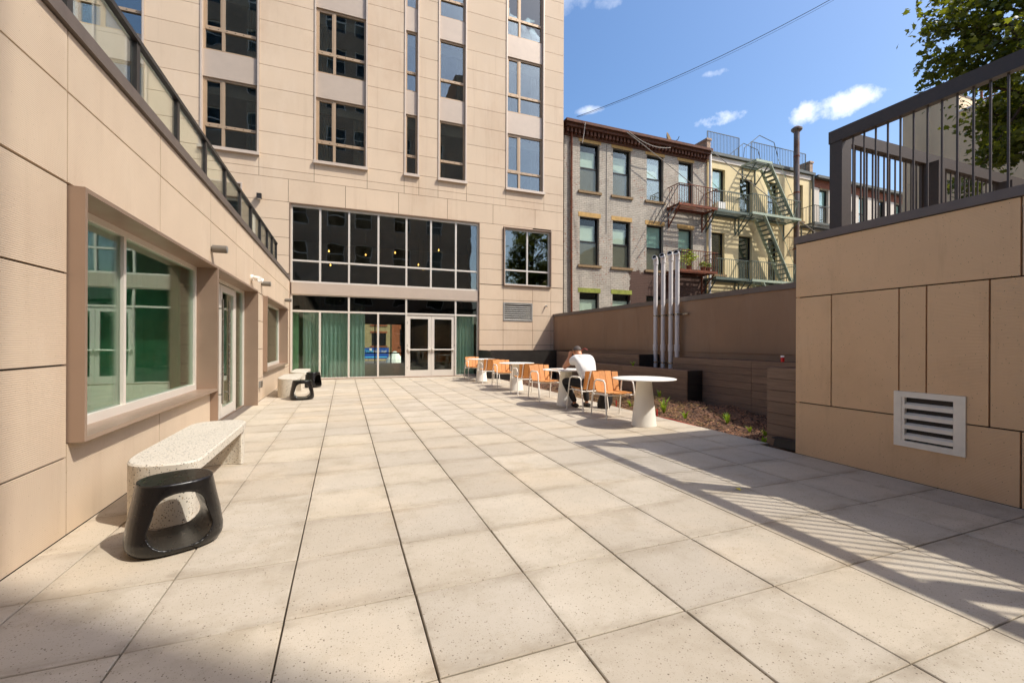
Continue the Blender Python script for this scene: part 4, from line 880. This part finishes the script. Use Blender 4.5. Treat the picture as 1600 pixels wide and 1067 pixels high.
for (a, c, z0, z1) in bw_:
    w_ = link('window', fm, (a, BY, z0), t_); link('pane', pm, (a, BY, z0), w_)
def street_house(name, label, x0, x1, zt, mat, wins, y):
    t_ = thing(name, label, 'building', ((x0 + x1) / 2, y + 4, -.5)); m = MB()
    for (a, c, z0, z1) in rects_minus(x0, x1, -.5, zt, wins): m.box(a, c, y, y + .3, z0, z1)
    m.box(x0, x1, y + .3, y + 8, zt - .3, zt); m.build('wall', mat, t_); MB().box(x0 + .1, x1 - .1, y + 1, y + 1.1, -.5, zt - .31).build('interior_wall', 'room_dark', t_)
    for (a, c, z0, z1) in wins:
        m = MB(); bar_frame(m, a, c, z0, z1, y + .1, y + .18, .07); w_ = m.build('window', 'dark_frame', t_); MB().box(a + .07, c - .07, y + .13, y + .137, z0 + .07, z1 - .07).build('pane', 'glass_window', w_)
        MB().box(a - .12, c + .12, y - .03, y + .08, z1 + .002, z1 + .17).build('lintel', 'brick_orange', w_); MB().box(a - .12, c + .12, y - .06, y + .08, z0 - .13, z0 - .002).build('sill', 'brick_orange', w_)
street_house('cream_house', 'cream brick building across the street seen through the lobby', -8, 4.35, 9, 'brick_cream', [(x, x + 1.35, .95, 2.2) for x in (-4.9, -2.3, .3, 2.45)] + [(x, x + 1.35, 3.0, 4.6) for x in (-4.9, -2.3, .3, 2.45)], 44)
street_house('orange_house', 'orange brick building across the street seen through the lobby', 4.36, 14, 9, 'brick_orange', [(5.1, 6.3, .95, 2.6), (8, 9.4, .95, 2.6)], 44.05)
t_ = thing('street_banner', 'blue printed banner on the fence across the street seen through the lobby', 'banner', (2.4, 43, -.45))
MB().box(.2, 3.95, 42.9, 42.92, -.25, .78).build('sheet', 'banner', t_)
def text3d(s, mat, size, loc, parent, name):
    c = D.curves.new(name, 'FONT'); c.body = s; c.size = size; c.extrude = .004; o = D.objects.new(name, c); COL.objects.link(o); o.rotation_euler = (PI / 2, 0, 0)
    dg = bpy.context.evaluated_depsgraph_get(); dg.update(); me = D.meshes.new_from_object(o.evaluated_get(dg)); D.objects.remove(o)
    me.transform(Matrix.Rotation(PI / 2, 4, 'X')); me.materials.clear(); me.materials.append(MT[mat]); return link(name, me, loc, parent)
text3d('NOVA', 'cyan', .42, (1.35, 42.89, .3), t_, 'lettering'); text3d('PERLINE', 'white', .34, (2.55, 42.89, .3), t_, 'lettering')
MB().box(2.2, 2.42, 42.885, 42.899, .5, .74).build('emblem', 'white', t_); MB().box(1.5, 3.8, 42.885, 42.899, -.14, -.06).build('strip', 'cyan', t_)
for x in (.25, 2.1, 3.9): MB().cyl((x, 43, -.5), (x, 43, .8), .03).build('fence_post', 'iron_grey', t_)
t_ = thing('covered_planter', 'pale sack covered mound at the kerb seen through the lobby', 'sack', (4.2, 40, -.5)); MB().lathe([(.8, -.5), (.7, -.2), (.35, .3), (.1, .5)], 4.2, 40, 12).build('cover', 'blind_white', t_)

# ------------------------------------------------------------------ trees
def tree(name, label, base, height, centre, rad, nleaf, mat, ls, seed, extra=()):
    rr = random.Random(seed); t_ = thing(name, label, 'tree', base); bx_, by_, bz_ = base; c = Vector(centre)
    m = MB(); top = c + Vector((0, 0, rad[2] * .5)); b0 = Vector(base)
    m.tube([b0, b0.lerp(c, .35) + Vector((.1, .05, 0)), b0.lerp(c, .75), c, top], [.22, .17, .13, .09, .03], 9); ends = []
    for i in range(44):
        th = rr.uniform(0, 2 * PI); u = rr.uniform(-.7, .95); d = Vector((math.cos(th) * math.sqrt(1 - u * u) * rad[0], math.sin(th) * math.sqrt(1 - u * u) * rad[1], u * rad[2]))
        e = c + d * rr.uniform(.75, 1.05); s0 = b0.lerp(c, rr.uniform(.6, 1)) if u < .3 else c.lerp(top, rr.random()); mid_ = s0.lerp(e, .5) + Vector((0, 0, .2))
        m.tube([s0, mid_, e], [.05, .03, .008], 5); ends += [e, mid_.lerp(e, .4), mid_.lerp(e, .75), mid_.lerp(e, .1)]
    for e in extra: e = Vector(e); s0 = c; m.tube([s0, s0.lerp(e, .5) + Vector((0, 0, .2)), e], [.05, .03, .008], 5); ends += [e, e, s0.lerp(e, .8), s0.lerp(e, .65)]
    m.build('trunk', 'bark', t_, smooth=True, ang=60)
    tw = MB(); tips = []
    for e in ends:
        for k in range(3):
            d = Vector((rr.gauss(0, .26), rr.gauss(0, .26), rr.gauss(.02, .2))); tw.tube([e, e + d * .6 + Vector((0, 0, .03)), e + d], [.008, .006, .003], 4); tips += [e + d, e + d * .7, e + d * .4]
    tw.build('twigs', 'bark', t_)
    L = MB(); shape = [(0, 0), (.28, .12), (.62, .1), (.45, .38), (.75, .62), (.38, .66), (.0, 1.05), (-.38, .66), (-.75, .62), (-.45, .38), (-.62, .1), (-.28, .12)]
    for i in range(nleaf):
        e = rr.choice(tips); p = e + Vector((rr.gauss(0, .1), rr.gauss(0, .1), rr.gauss(-.03, .09)))
        n_ = Vector((rr.gauss(0, .55), rr.gauss(0, .55), rr.uniform(.15, 1))).normalized(); a = n_.orthogonal().normalized(); q = Matrix.Rotation(rr.uniform(0, 2 * PI), 3, n_); a = q @ a; b = n_.cross(a); s_ = ls * rr.uniform(.5, 1.35); o = len(L.v)
        for x, y in shape: L.v.append(tuple(p + a * x * s_ + b * y * s_ - n_ * (x * x * .25 * s_)))
        L.f.append(tuple(range(o, o + 12)))
    L.build('crown', mat, t_); return t_
tree('maple_tree', 'maple tree with yellow green leaves behind the right terrace railing', (13.9, 3.2, -.5), 10, (13.0, 3.8, 7.1), (2.3, 1.25, 3.0), 20000, 'leaf', .085, 3, extra=[(10.95, 5.0, 7.5), (10.9, 4.95, 6.9), (11.3, 5.0, 8.2), (11.4, 4.9, 7.0), (11.7, 5.0, 7.8), (11.8, 4.9, 6.6), (11.6, 4.8, 4.5), (12.0, 4.7, 8.6)])

# ------------------------------------------------------------------ courtyard furniture
def make_table():
    t_ = thing('cafe_table', '', 'table', (0, 0, 0), 'round white cafe tables')
    MB().lathe([(.19, 0), (.196, .006), (.196, .012), (.19, .03), (.12, .70), (.115, .738)], n=48).build('pedestal', 'white_metal', t_, (0, 0, 0), True, 40)
    MB().lathe([(.476, .739), (.488, .743), (.49, .748), (.488, .753), (.482, .755)], n=64).build('tabletop', 'white_metal', t_, (0, 0, 0), True, 40); return t_
def make_chair():
    t_ = thing('armchair', '', 'chair', (0, 0, 0), 'white framed chairs with orange slats'); r = .0125
    for s_ in (-1, 1):
        pts = [(s_ * .292, .285, 0), (s_ * .287, .235, .35), (s_ * .28, .2, .58), (s_ * .278, .185, .625), (s_ * .275, .15, .648), (s_ * .272, .1, .653), (s_ * .27, -.1, .653), (s_ * .272, -.15, .645), (s_ * .276, -.185, .615), (s_ * .285, -.235, .35), (s_ * .29, -.285, 0)]
        MB().tube(pts, r, 8).build('side_frame', 'white_metal', t_, (0, 0, 0), True, 60)
        MB().box(s_ * .272 - .022, s_ * .272 + .022, -.11, .13, .659, .672).build('armrest', 'white_metal', t_, (0, 0, 0))
    m = MB(); m.tube([(-.282, .2, .405), (.282, .2, .405)], r * .9, 8); m.tube([(-.282, -.21, .395), (.282, -.21, .395)], r * .9, 8)
    m.tube([(-.235, .205, .41), (-.235, -.2, .4)], r * .9, 8); m.tube([(.235, .205, .41), (.235, -.2, .4)], r * .9, 8); m.tube([(-.17, -.215, .4), (-.17, -.335, .77)], r * .8, 6); m.tube([(.17, -.215, .4), (.17, -.335, .77)], r * .8, 6)
    m.build('seat_frame', 'white_metal', t_, (0, 0, 0), True, 60)
    n = 4; W = .47
    for i in range(n):
        x0, x1 = -W / 2 + W * i / n + .004, -W / 2 + W * (i + 1) / n - .004; k = abs((i - 1.5) / 1.5); dz = .012 * k
        MB().add([(x0, -.2, .417 + dz), (x1, -.2, .417 + dz), (x1, .235, .427 + dz), (x0, .235, .427 + dz), (x0, -.2, .433 + dz), (x1, -.2, .433 + dz), (x1, .235, .443 + dz), (x0, .235, .443 + dz)],
                 [(0, 3, 2, 1), (4, 5, 6, 7), (0, 1, 5, 4), (1, 2, 6, 5), (2, 3, 7, 6), (3, 0, 4, 7)]).build('seat_slat', 'chair_wood', t_)
        f = 1.12; dy = .028 * k; y0, y1, z0, z1 = -.2 + dy * .5, -.325 + dy, .44, .80 - .015 * k; th = .014
        MB().add([(x0, y0, z0), (x1, y0, z0), (x1, y0 - th, z0), (x0, y0 - th, z0), (x0 * f, y1, z1), (x1 * f, y1, z1), (x1 * f, y1 - th, z1), (x0 * f, y1 - th, z1)],
                 [(0, 3, 2, 1), (4, 5, 6, 7), (0, 1, 5, 4), (1, 2, 6, 5), (2, 3, 7, 6), (3, 0, 4, 7)]).build('back_slat', 'chair_wood', t_)
    return t_
T0, C0 = make_table(), make_chair()
tabs = [(4.46, 5.70, 'round white cafe table nearest the viewer'), (4.34, 8.09, 'round white cafe table the person leans on'), (4.44, 11.15, 'round white cafe table third from the viewer'), (4.37, 14.2, 'round white cafe table farthest away by the double doors')]
for k, (x, y, lb) in enumerate(tabs):
    o = T0 if k == 0 else copy_tree(T0); o.location = (x, y, 0); o['label'] = lb
chs = [(4.47, 6.56, 176, 'empty orange slatted armchair drawn up to the nearest white table'), (4.43, 7.38, 4, 'orange slatted armchair the person sits on'), (4.33, 9.1, 183, 'orange slatted armchair opposite the seated person'),
       (4.32, 10.25, -3, 'orange slatted armchair on the near side of the third white table'), (4.42, 12.1, 178, 'orange slatted armchair on the far side of the third white table'), (4.37, 13.45, 2, 'orange slatted armchair on the near side of the farthest white table'), (4.36, 15.05, 181, 'orange slatted armchair on the far side of the farthest white table')]
for k, (x, y, rz, lb) in enumerate(chs):
    o = C0 if k == 0 else copy_tree(C0); o.location = (x, y, 0); o.rotation_euler = (0, 0, math.radians(rz)); o['label'] = lb

# terrazzo benches
def bench(name, label, x0, x1, y0, y1):
    h = .45; t_ = thing(name, label, 'bench', ((x0 + x1) / 2, (y0 + y1) / 2, 0), 'speckled terrazzo benches')
    W = x1 - x0
    near = [(x0, y0 + .42), (x0 + .012, y0 + .27), (x0 + .05, y0 + .14), (x0 + .12, y0 + .05), (x0 + .22, y0 + .008), (x1 - .12, y0), (x1 - .03, y0 + .03), (x1, y0 + .1)]
    farp = [(x1, y1 - .22), (x1 - .02, y1 - .1), (x1 - .1, y1 - .015), (x1 - .25, y1), (x0 + .12, y1 - .02), (x0 + .03, y1 - .09), (x0, y1 - .22)]
    def smooth_(pl, k=2):
        for _ in range(k):
            n = len(pl); res = []
            for i in range(n):
                p, q = Vector(pl[i]), Vector(pl[(i + 1) % n]); L = (q - p).length; t = min(.25, .05 / L if L > .35 else .25)
                res += [tuple(p.lerp(q, t)), tuple(p.lerp(q, 1 - t))]
            pl = res
        return pl
    def slab(poly, z0, z1, c=.012):
        n = len(poly); cx = sum(p[0] for p in poly) / n; cy = sum(p[1] for p in poly) / n; m = MB()
        ins = [(x + (cx - x) * c / .3, y + (cy - y) * c / .8) for x, y in poly]
        vs_ = [(x, y, z0) for x, y in poly] + [(x, y, z1 - c) for x, y in poly] + [(x, y, z1) for x, y in ins]
        fs = [tuple(range(n - 1, -1, -1)), tuple(range(2 * n, 3 * n))]
        for k in (0, n): fs += [(k + i, k + (i + 1) % n, k + n + (i + 1) % n, k + n + i) for i in range(n)]
        return m.add(vs_, fs)
    slab(smooth_(near + farp), h - .075, h).build('seat', 'terrazzo', t_, smooth=True, ang=30)
    leg1 = near[:-1] + [(x1 - .045, y0 + .2), (x1 - .07, y0 + .36), (x1 - .16, y0 + .33), (x1 - .3, y0 + .33), (x0 + .1, y0 + .4)]
    MB().prism(smooth_(leg1), .004, h - .076).build('leg', 'terrazzo', t_, smooth=True, ang=30)
    leg2 = [(x1 - .03, y1 - .24), (x1 - .02, y1 - .12), (x1 - .1, y1 - .02), (x0 + .12, y1 - .03), (x0 + .02, y1 - .12), (x0 + .02, y1 - .26), (x0 + .15, y1 - .2), (x1 - .25, y1 - .17), (x1 - .1, y1 - .2)]
    MB().prism(smooth_(leg2), .004, h - .076).build('leg', 'terrazzo', t_, smooth=True, ang=30)
bench('bench', 'speckled terrazzo bench under the large left window', -1.49, -.985, 3.72, 5.6)
bench('bench', 'speckled terrazzo bench under the far left window', -1.49, -1.03, 11.35, 13.1)
bench('bench', 'speckled terrazzo bench farthest away, beside the storefront', -1.46, -1.0, 13.65, 15.5)
# black stools with a hole
def stool(label, x, y, rz):
    m = MB(); n = 40; H = .43
    prof = [(.2, .175, 0), (.236, .205, .012), (.254, .222, .045), (.256, .224, .09), (.24, .21, .2), (.216, .193, .32), (.2, .182, .41), (.197, .179, .427), (.19, .172, H)]
    for a, b, z in prof:
        for i in range(n):
            t = 2 * PI * i / n; c_, s_ = math.cos(t), math.sin(t); e = 2 / 2.5
            m.v.append((a * math.copysign(abs(c_) ** e, c_), b * math.copysign(abs(s_) ** e, s_), z))
    for k in range(len(prof) - 1):
        for i in range(n): j = (i + 1) % n; m.f.append((k * n + i, k * n + j, (k + 1) * n + j, (k + 1) * n + i))
    m.f.append(tuple(range(n - 1, -1, -1))); m.f.append(tuple((len(prof) - 1) * n + i for i in range(n)))
    o = m.build('stool', 'black_gloss', None, (0, 0, 0)); cut = MB(); poly = []
    x0b, x0t, zb, zt, r = .165, .132, .042, .366, .11
    cs = [(-x0b, zb), (x0b, zb), (x0t, zt), (-x0t, zt)]
    for k, (cx, cz) in enumerate(cs):
        ix, iz = cx - math.copysign(r, cx), cz + (r if cz == zb else -r)
        for q in range(7): th = math.radians(180 + 90 * k + 15 * q); poly.append((ix + r * math.cos(th), iz + r * math.sin(th)))
    nn = len(poly)
    for yy in (-.4, .4): cut.v += [(px_, yy, pz_) for px_, pz_ in poly]
    cut.f = [tuple(range(nn)), tuple(range(2 * nn - 1, nn - 1, -1))] + [(i, nn + i, nn + (i + 1) % nn, (i + 1) % nn) for i in range(nn)]
    co = cut.build('cutter', 'black_gloss', None, (0, 0, 0))
    def mods(ob):
        b_ = ob.modifiers.new('b', 'BOOLEAN'); b_.object = co; b_.operation = 'DIFFERENCE'; b_.solver = 'EXACT'
        v_ = ob.modifiers.new('r', 'REMESH'); v_.mode = 'VOXEL'; v_.voxel_size = .007; v_ = ob.modifiers.new('s', 'SMOOTH'); v_.factor = .5; v_.iterations = 8
    baked(o, mods); D.objects.remove(co)
    for p in o.data.polygons: p.use_smooth = True
    o.location = (x, y, .004); o.rotation_euler = (0, 0, math.radians(rz))
    return tag(o, label, 'stool', 'black stools with a hole')
stool('black stool with a rounded hole nearest the viewer', -1.02, 3.42, 25); stool('black stool beside the second terrazzo bench, hole facing the viewer', -.9, 11.0, 6); stool('black stool farthest away, turned so its hole faces sideways', -.86, 13.85, 60)

# wall lamps and small fittings on the left wing
for y, lb in ((7.24, 'grey cylinder wall lamp between the large window and the door'), (11.17, 'grey cylinder wall lamp right of the left wing door'), (15.3, 'grey cylinder wall lamp at the far end of the left wing')):
    t_ = thing('wall_lamp', lb, 'lamp', (LX, y, 2.62), 'grey cylinder wall lamps')
    MB().cyl((LX, y, 2.62), (LX + .02, y, 2.62), .035, n=14).build('base_plate', 'lamp_grey', t_); MB().cyl((LX + .02, y, 2.62), (LX + .19, y, 2.62), .054, n=18).build('housing', 'lamp_grey', t_, smooth=True); MB().cyl((LX + .19, y, 2.62), (LX + .196, y, 2.62), .044, n=16).build('lens', 'grey_box', t_)
t_ = thing('security_lamp', 'white twin head security lamp above the left wing door', 'lamp', (LX, 10.05, 2.6))
MB().cyl((LX, 10.05, 2.6), (LX + .04, 10.05, 2.6), .06, n=14).build('base_plate', 'white', t_)
for dy in (-.12, .14): MB().cyl((LX + .06, 10.05 + dy * .4, 2.6), (LX + .17, 10.05 + dy, 2.56), .035, .055, n=14).build('lamp_head', 'white', t_, smooth=True)
t_ = thing('outlet_box', 'small grey outlet box low on the left wing wall', 'outlet', (LX, 10.95, .3)); MB().box(LX, LX + .05, 10.9, 11.0, .3, .44).build('housing', 'grey_box', t_); MB().box(LX + .051, LX + .066, 10.895, 11.005, .31, .45).build('cover', 'lamp_grey', t_)

# things among the planting
t_ = thing('drink_can', 'red and white drink can on the planter rim by the right wall', 'can', (7.585, 5.72, .97)); MB().lathe([(.026, .971), (.031, .978), (.031, 1.055)], 7.6, 5.72, 20).build('can_body', 'red', t_, smooth=True); MB().lathe([(.0312, 1.0555), (.031, 1.082), (.026, 1.09), (.024, 1.088)], 7.6, 5.72, 20).build('can_top', 'white', t_, smooth=True)
t_ = thing('bait_box', 'flat black bait box at the foot of the tall planter', 'box', (5.19, 3.83, 0))
m = MB(); P_ = [(5.13, 3.665), (5.245, 3.665), (5.245, 3.99), (5.13, 3.99)]; m.add([(x, y, .002) for x, y in P_] + [(x + (.012 if x < 5.2 else -.002), y + (.01 if y < 3.8 else -.02), .1) for x, y in P_], [(3, 2, 1, 0), (4, 5, 6, 7)] + [(i, (i + 1) % 4, 4 + (i + 1) % 4, 4 + i) for i in range(4)]); m.build('housing', 'bait', t_); MB().box(5.125, 5.24, 3.67, 4.0, .1015, .118).build('lid', 'bait', t_)
for x, y, h, lb in ((5.31, 6.42, .13, 'red marker stake in the mulch beside the nearest table'), (5.35, 7.75, .12, 'red marker stake in the mulch behind the person chair'), (5.3, 10.15, .1, 'red marker stake at the paving edge by the third table')):
    t_ = thing('marker_stake', lb, 'stake', (x, y, soilz(x, y))); MB().bar((x, y, soilz(x, y) - .05), (x + .006, y + .004, soilz(x, y) + h + .05), .022, .008).build('stake', 'red', t_)
m = MB(); m.tube([(5.25, 6.3, -.01), (5.26, 6.0, .004), (5.255, 5.7, -.005), (5.25, 5.3, -.012)], .007, 6); tag(m.build('red_string', 'red'), 'red string lying along the paving edge', 'string')
WD = [(5.75, 6.75, .36, 16, 'tallest grass weed in the mulch behind the nearest table'), (5.9, 6.35, .2, 10, 'small grass weed next to the tall one'), (6.55, 6.0, .22, 14, 'leafy weed in the middle of the mulch'), (6.2, 4.95, .18, 12, 'low weed near the tall planter'), (5.75, 4.62, .16, 12, 'weed sprouting near the paving edge'), (6.1, 4.5, .2, 12, 'weed close to the tall planter face'), (5.6, 7.6, .2, 12, 'weed behind the person chair'), (6.6, 7.9, .2, 10, 'weed at the foot of the low planter'), (6.4, 5.4, .13, 8, 'tiny weed between the mulch mounds'), (7.3, 9.8, .16, 10, 'grass tuft growing in the low planter')]
for x, y, h, n, lb in WD: tuft('weed', lb, x, y, (soilz(x, y) if x < 7 else .69), h, n, 'weed', spread=.8, w=.014)
m = MB().add([(0, -.03, 0), (.02, 0, .012), (0, .035, .004), (-.02, 0, .01)], [(0, 1, 2, 3)]); m.v = [(x + 3.3, y + 2.9, z + .004) for x, y, z in m.v]; tag(m.build('fallen_leaf', 'yellow_leaf'), 'yellow leaf lying on the paving at the shadow edge', 'leaf')
rr = random.Random(2)
t_ = thing('notebook', 'open notebook lying on the white table before the person', 'notebook', (4.2, 8.05, .756)); MB().box(4.02, 4.16, 7.98, 8.18, .7565, .764).build('page', 'tan', t_); MB().box(4.162, 4.3, 7.98, 8.18, .7565, .764).build('page', 'paper', t_)
# overhead cables
def cable(label, p, q, sag, mat, r, n=16):
    p, q = Vector(p), Vector(q); pts = []
    for i in range(n + 1): t = i / n; v = p.lerp(q, t); v.z -= sag * 4 * t * (1 - t); pts.append(v)
    tag(MB().tube(pts, r, 6).build('cable', mat), label, 'cable')
cable('thin dark cable rising across the sky from the brick house corner', (9.55, HY - .3, 11.3), (24.5, 6.2, 19.2), 0.9, 'cable', .011); cable('second thin cable running just under the dark sky cable', (9.6, HY - .3, 11.28), (24.5, 6.2, 19.2), .97, 'cable', .005)
cable('pale cable sagging across the top windows of the brick house', (12.1, HY - .45, 11.0), (17.4, HY - .5, 8.3), -.05, 'pale_cable', .018); cable('pale cable crossing the yellow house fire escape diagonally', (17.0, HY - .5, 11.0), (25.8, 16.1, 6.6), .1, 'pale_cable', .022); cable('pale cable drooping under the brick house cornice', (12.2, HY - .46, 11.05), (14.6, HY - .46, 10.7), .25, 'pale_cable', .018)
cable('cable hanging in a loop at the brick house left corner', (9.9, HY - .45, 11.05), (9.75, HY - .45, 10.1), .1, 'pale_cable', .016)

# ------------------------------------------------------------------ the seated person and the bag
def skin_mesh(name, verts, edges, radii, mat, parent, root=0, sub=2, origin=(4.42, 7.4, 0)):
    me = D.meshes.new(name); o_ = Vector(origin); me.from_pydata([tuple(Vector(v) - o_) for v in verts], edges, []); o = D.objects.new(name, me); COL.objects.link(o)
    o.modifiers.new('s', 'SKIN')
    for i, r in enumerate(radii):
        k = me.skin_vertices[0].data[i]; k.radius = (r, r) if isinstance(r, float) else r; k.use_root = (i == root)
    sb = o.modifiers.new('u', 'SUBSURF'); sb.levels = sub; sb.render_levels = sub
    dg = bpy.context.evaluated_depsgraph_get(); dg.update(); nm = D.meshes.new_from_object(o.evaluated_get(dg)); D.objects.remove(o)
    for p in nm.polygons: p.use_smooth = True
    nm.materials.clear(); nm.materials.append(MT[mat]); return link(name, nm, origin, parent)
pe = thing('person', 'person in white t-shirt and black trousers seated at the second table, head in hands', 'person', (4.42, 7.4, 0))
V, E, Rd = [], [], []
def pv(p, r, par=None):
    V.append(p); Rd.append(r); i = len(V) - 1
    if par is not None: E.append((par, i))
    return i
pelv = pv((4.43, 7.33, .53), .1); ab = pv((4.43, 7.39, .70), .095, pelv); ch = pv((4.42, 7.49, .88), .1, ab); uc = pv((4.415, 7.57, .985), .075, ch); nk = pv((4.41, 7.635, 1.05), .06, uc); hb = pv((4.405, 7.69, 1.085), .074, nk); hc = pv((4.4, 7.735, 1.135), .104, hb); ht = pv((4.395, 7.76, 1.205), .086, hc); fc = pv((4.395, 7.815, 1.12), .057, hc)
nose = pv((4.392, 7.87, 1.115), .014, fc)
for s_, sx, el, ha, kn, ft in ((-1, 4.225, (4.15, 7.83, .80), (4.298, 7.835, 1.05), (4.16, 7.83, .55), (4.4, 7.80, .07)), (1, 4.615, (4.6, 7.9, .80), (4.5, 7.85, 1.05), (4.62, 7.83, .55), (4.66, 7.78, .07))):
    sh = pv((sx, 7.565, .995), .055, uc); e0 = pv((sx + (el[0] - sx) * .5, 7.71, .9), .056, sh); e = pv(el, .047, e0); f1 = pv(tuple(Vector(el).lerp(Vector(ha), .5)), .042, e); wr = pv(tuple(Vector(el).lerp(Vector(ha), .85)), .029, f1); pm = pv(ha, .038, wr)
    H = Vector(ha); cdir = (Vector((4.4, 7.765, 1.15)) - H).normalized()
    for k in range(4):
        b0 = H + Vector(((k - 1.5) * .009 * s_, (k - 1.5) * .02, .045)); f_1 = pv(tuple(b0), .0105, pm); f_2 = pv(tuple(b0 + Vector((cdir.x * .018, cdir.y * .01, .03 - .003 * abs(k - 1)))), .0095, f_1); pv(tuple(b0 + Vector((cdir.x * .04, cdir.y * .02, .048 - .004 * abs(k - 1)))), .0085, f_2)
    th_ = pv(tuple(H + Vector((cdir.x * .03, .02, .012))), .012, pm); pv(tuple(H + Vector((cdir.x * .055, .03, .035))), .01, th_)
    hp = pv((4.43 + s_ * .1, 7.34, .52), .095, pelv); k1 = pv(tuple(Vector((4.43 + s_ * .1, 7.34, .52)).lerp(Vector(kn), .5)), .078, hp); k2 = pv(kn, .06, k1); c1 = pv(tuple(Vector(kn).lerp(Vector(ft), .4)), .055, k2); an = pv(ft, .037, c1); pv((ft[0], ft[1] + .12, .04), .033, an)
skin_mesh('body', V, E, Rd, 'skin', pe)
# clothing: the same joints, a little fuller, cut at neckline, cuffs and waist
V2 = [(4.43, 7.30, .52), (4.43, 7.365, .70), (4.42, 7.465, .86), (4.415, 7.545, .965), (4.41, 7.595, 1.045), (4.26, 7.56, .985), (4.19, 7.68, .905), (4.57, 7.56, .985), (4.615, 7.7, .905)]
skin_mesh('shirt', V2, [(0, 1), (1, 2), (2, 3), (3, 4), (3, 5), (5, 6), (3, 7), (7, 8)], [(.2, .14), (.19, .14), (.205, .155), (.18, .125), .07, .1, .09, .1, .09], 'shirt', pe, 2)
V3 = [(4.43, 7.31, .5)]; E3 = []; R3 = [(.15, .125)]
for s_, kn, ft in ((-1, (4.16, 7.83, .55), (4.4, 7.80, .1)), (1, (4.62, 7.83, .55), (4.66, 7.78, .1))):
    i = len(V3); hp = Vector((4.43 + s_ * .1, 7.34, .52)); V3 += [tuple(hp), tuple(hp.lerp(Vector(kn), .5)), kn, tuple(Vector(kn).lerp(Vector(ft), .4)), ft]; R3 += [.112, .094, .077, .07, .058]; E3 += [(0, i), (i, i + 1), (i + 1, i + 2), (i + 2, i + 3), (i + 3, i + 4)]
skin_mesh('trousers', V3, E3, R3, 'trousers', pe)
m = MB(); n = 24                                           # short cropped hair over the back and top of the skull
q = Matrix.Translation((4.4, 7.735, 1.155)) @ Matrix.Rotation(math.radians(-14), 4, 'X'); rows_ = 9
for j in range(rows_ + 1):
    ph = PI / 2 - (PI / 2 + .1) * j / rows_
    for i in range(n):
        t = 2 * PI * i / n; k = 1.0; fr = .75 if math.sin(t) > .55 and j > 6 else 1
        m.v.append(tuple(q @ Vector((.0845 * math.cos(t) * math.cos(ph), (.098 * math.sin(t) * math.cos(ph) * (fr if math.sin(t) > 0 else 1)) - .004, .096 * math.sin(ph) * (1 if j < 6 else fr)))))
for j in range(rows_):
    for i in range(n): k = (i + 1) % n; m.f.append((j * n + i, (j + 1) * n + i, (j + 1) * n + k, j * n + k))
m.build('hair', 'hair', pe, smooth=True, ang=180)
for s_ in (-1, 1):
    m = MB().lathe([(.006, -.028), (.014, -.02), (.018, 0), (.016, .02), (.006, .03)], 0, 0, 10); q = Matrix.Translation((4.4 + s_ * .09, 7.73, 1.13)) @ Matrix.Scale(.5, 4, (1, 0, 0)); m.v = [tuple(q @ Vector(v)) for v in m.v]; m.build('ear', 'skin', pe, smooth=True)
m = MB().tube([(4.49, 7.71, 1.16), (4.55, 7.68, 1.205), (4.6, 7.66, 1.165)], .0045, 6); m.build('glasses_temple', 'red', pe)
for x, y in ((4.4, 7.86), (4.66, 7.84)):
    m = MB().lathe([(.01, -.14), (.04, -.12), (.046, -.05), (.042, .05), (.034, .1), (.01, .13)], 0, 0, 14); q = Matrix.Translation((x, y - .02, .045)) @ Matrix.Rotation(-PI / 2, 4, 'X'); m.v = [tuple(q @ Vector(v)) for v in m.v]; m.v = [(a, b, max(.003, c)) for a, b, c in m.v]; m.build('shoe', 'shoe', pe, smooth=True)
t_ = thing('backpack', 'black backpack slumped on the floor beside the person chair', 'bag', (4.88, 7.5, 0)); m = MB(); n = 20
for j in range(10):
    z = .44 * j / 9; s_ = [.9, 1.05, 1.08, 1.05, 1.0, .95, .88, .76, .55, .2][j]
    for i in range(n): t = 2 * PI * i / n; m.v.append((4.88 + .11 * s_ * math.cos(t) * (1 + .1 * math.sin(3 * t + j)) + .01 * j, 7.5 + .17 * s_ * math.sin(t) * (1 + .08 * math.sin(2 * t + j)), z + .004))
for j in range(9):
    for i in range(n): k = (i + 1) % n; m.f.append((j * n + i, j * n + k, (j + 1) * n + k, (j + 1) * n + i))
m.f += [tuple(range(n - 1, -1, -1)), tuple(9 * n + i for i in range(n))]; m.build('bag_body', 'bag', t_, smooth=True, ang=70); MB().tube([(4.93, 7.46, .42), (4.94, 7.48, .5), (4.96, 7.54, .5), (4.97, 7.56, .43)], .012, 6).build('strap', 'bag', t_)
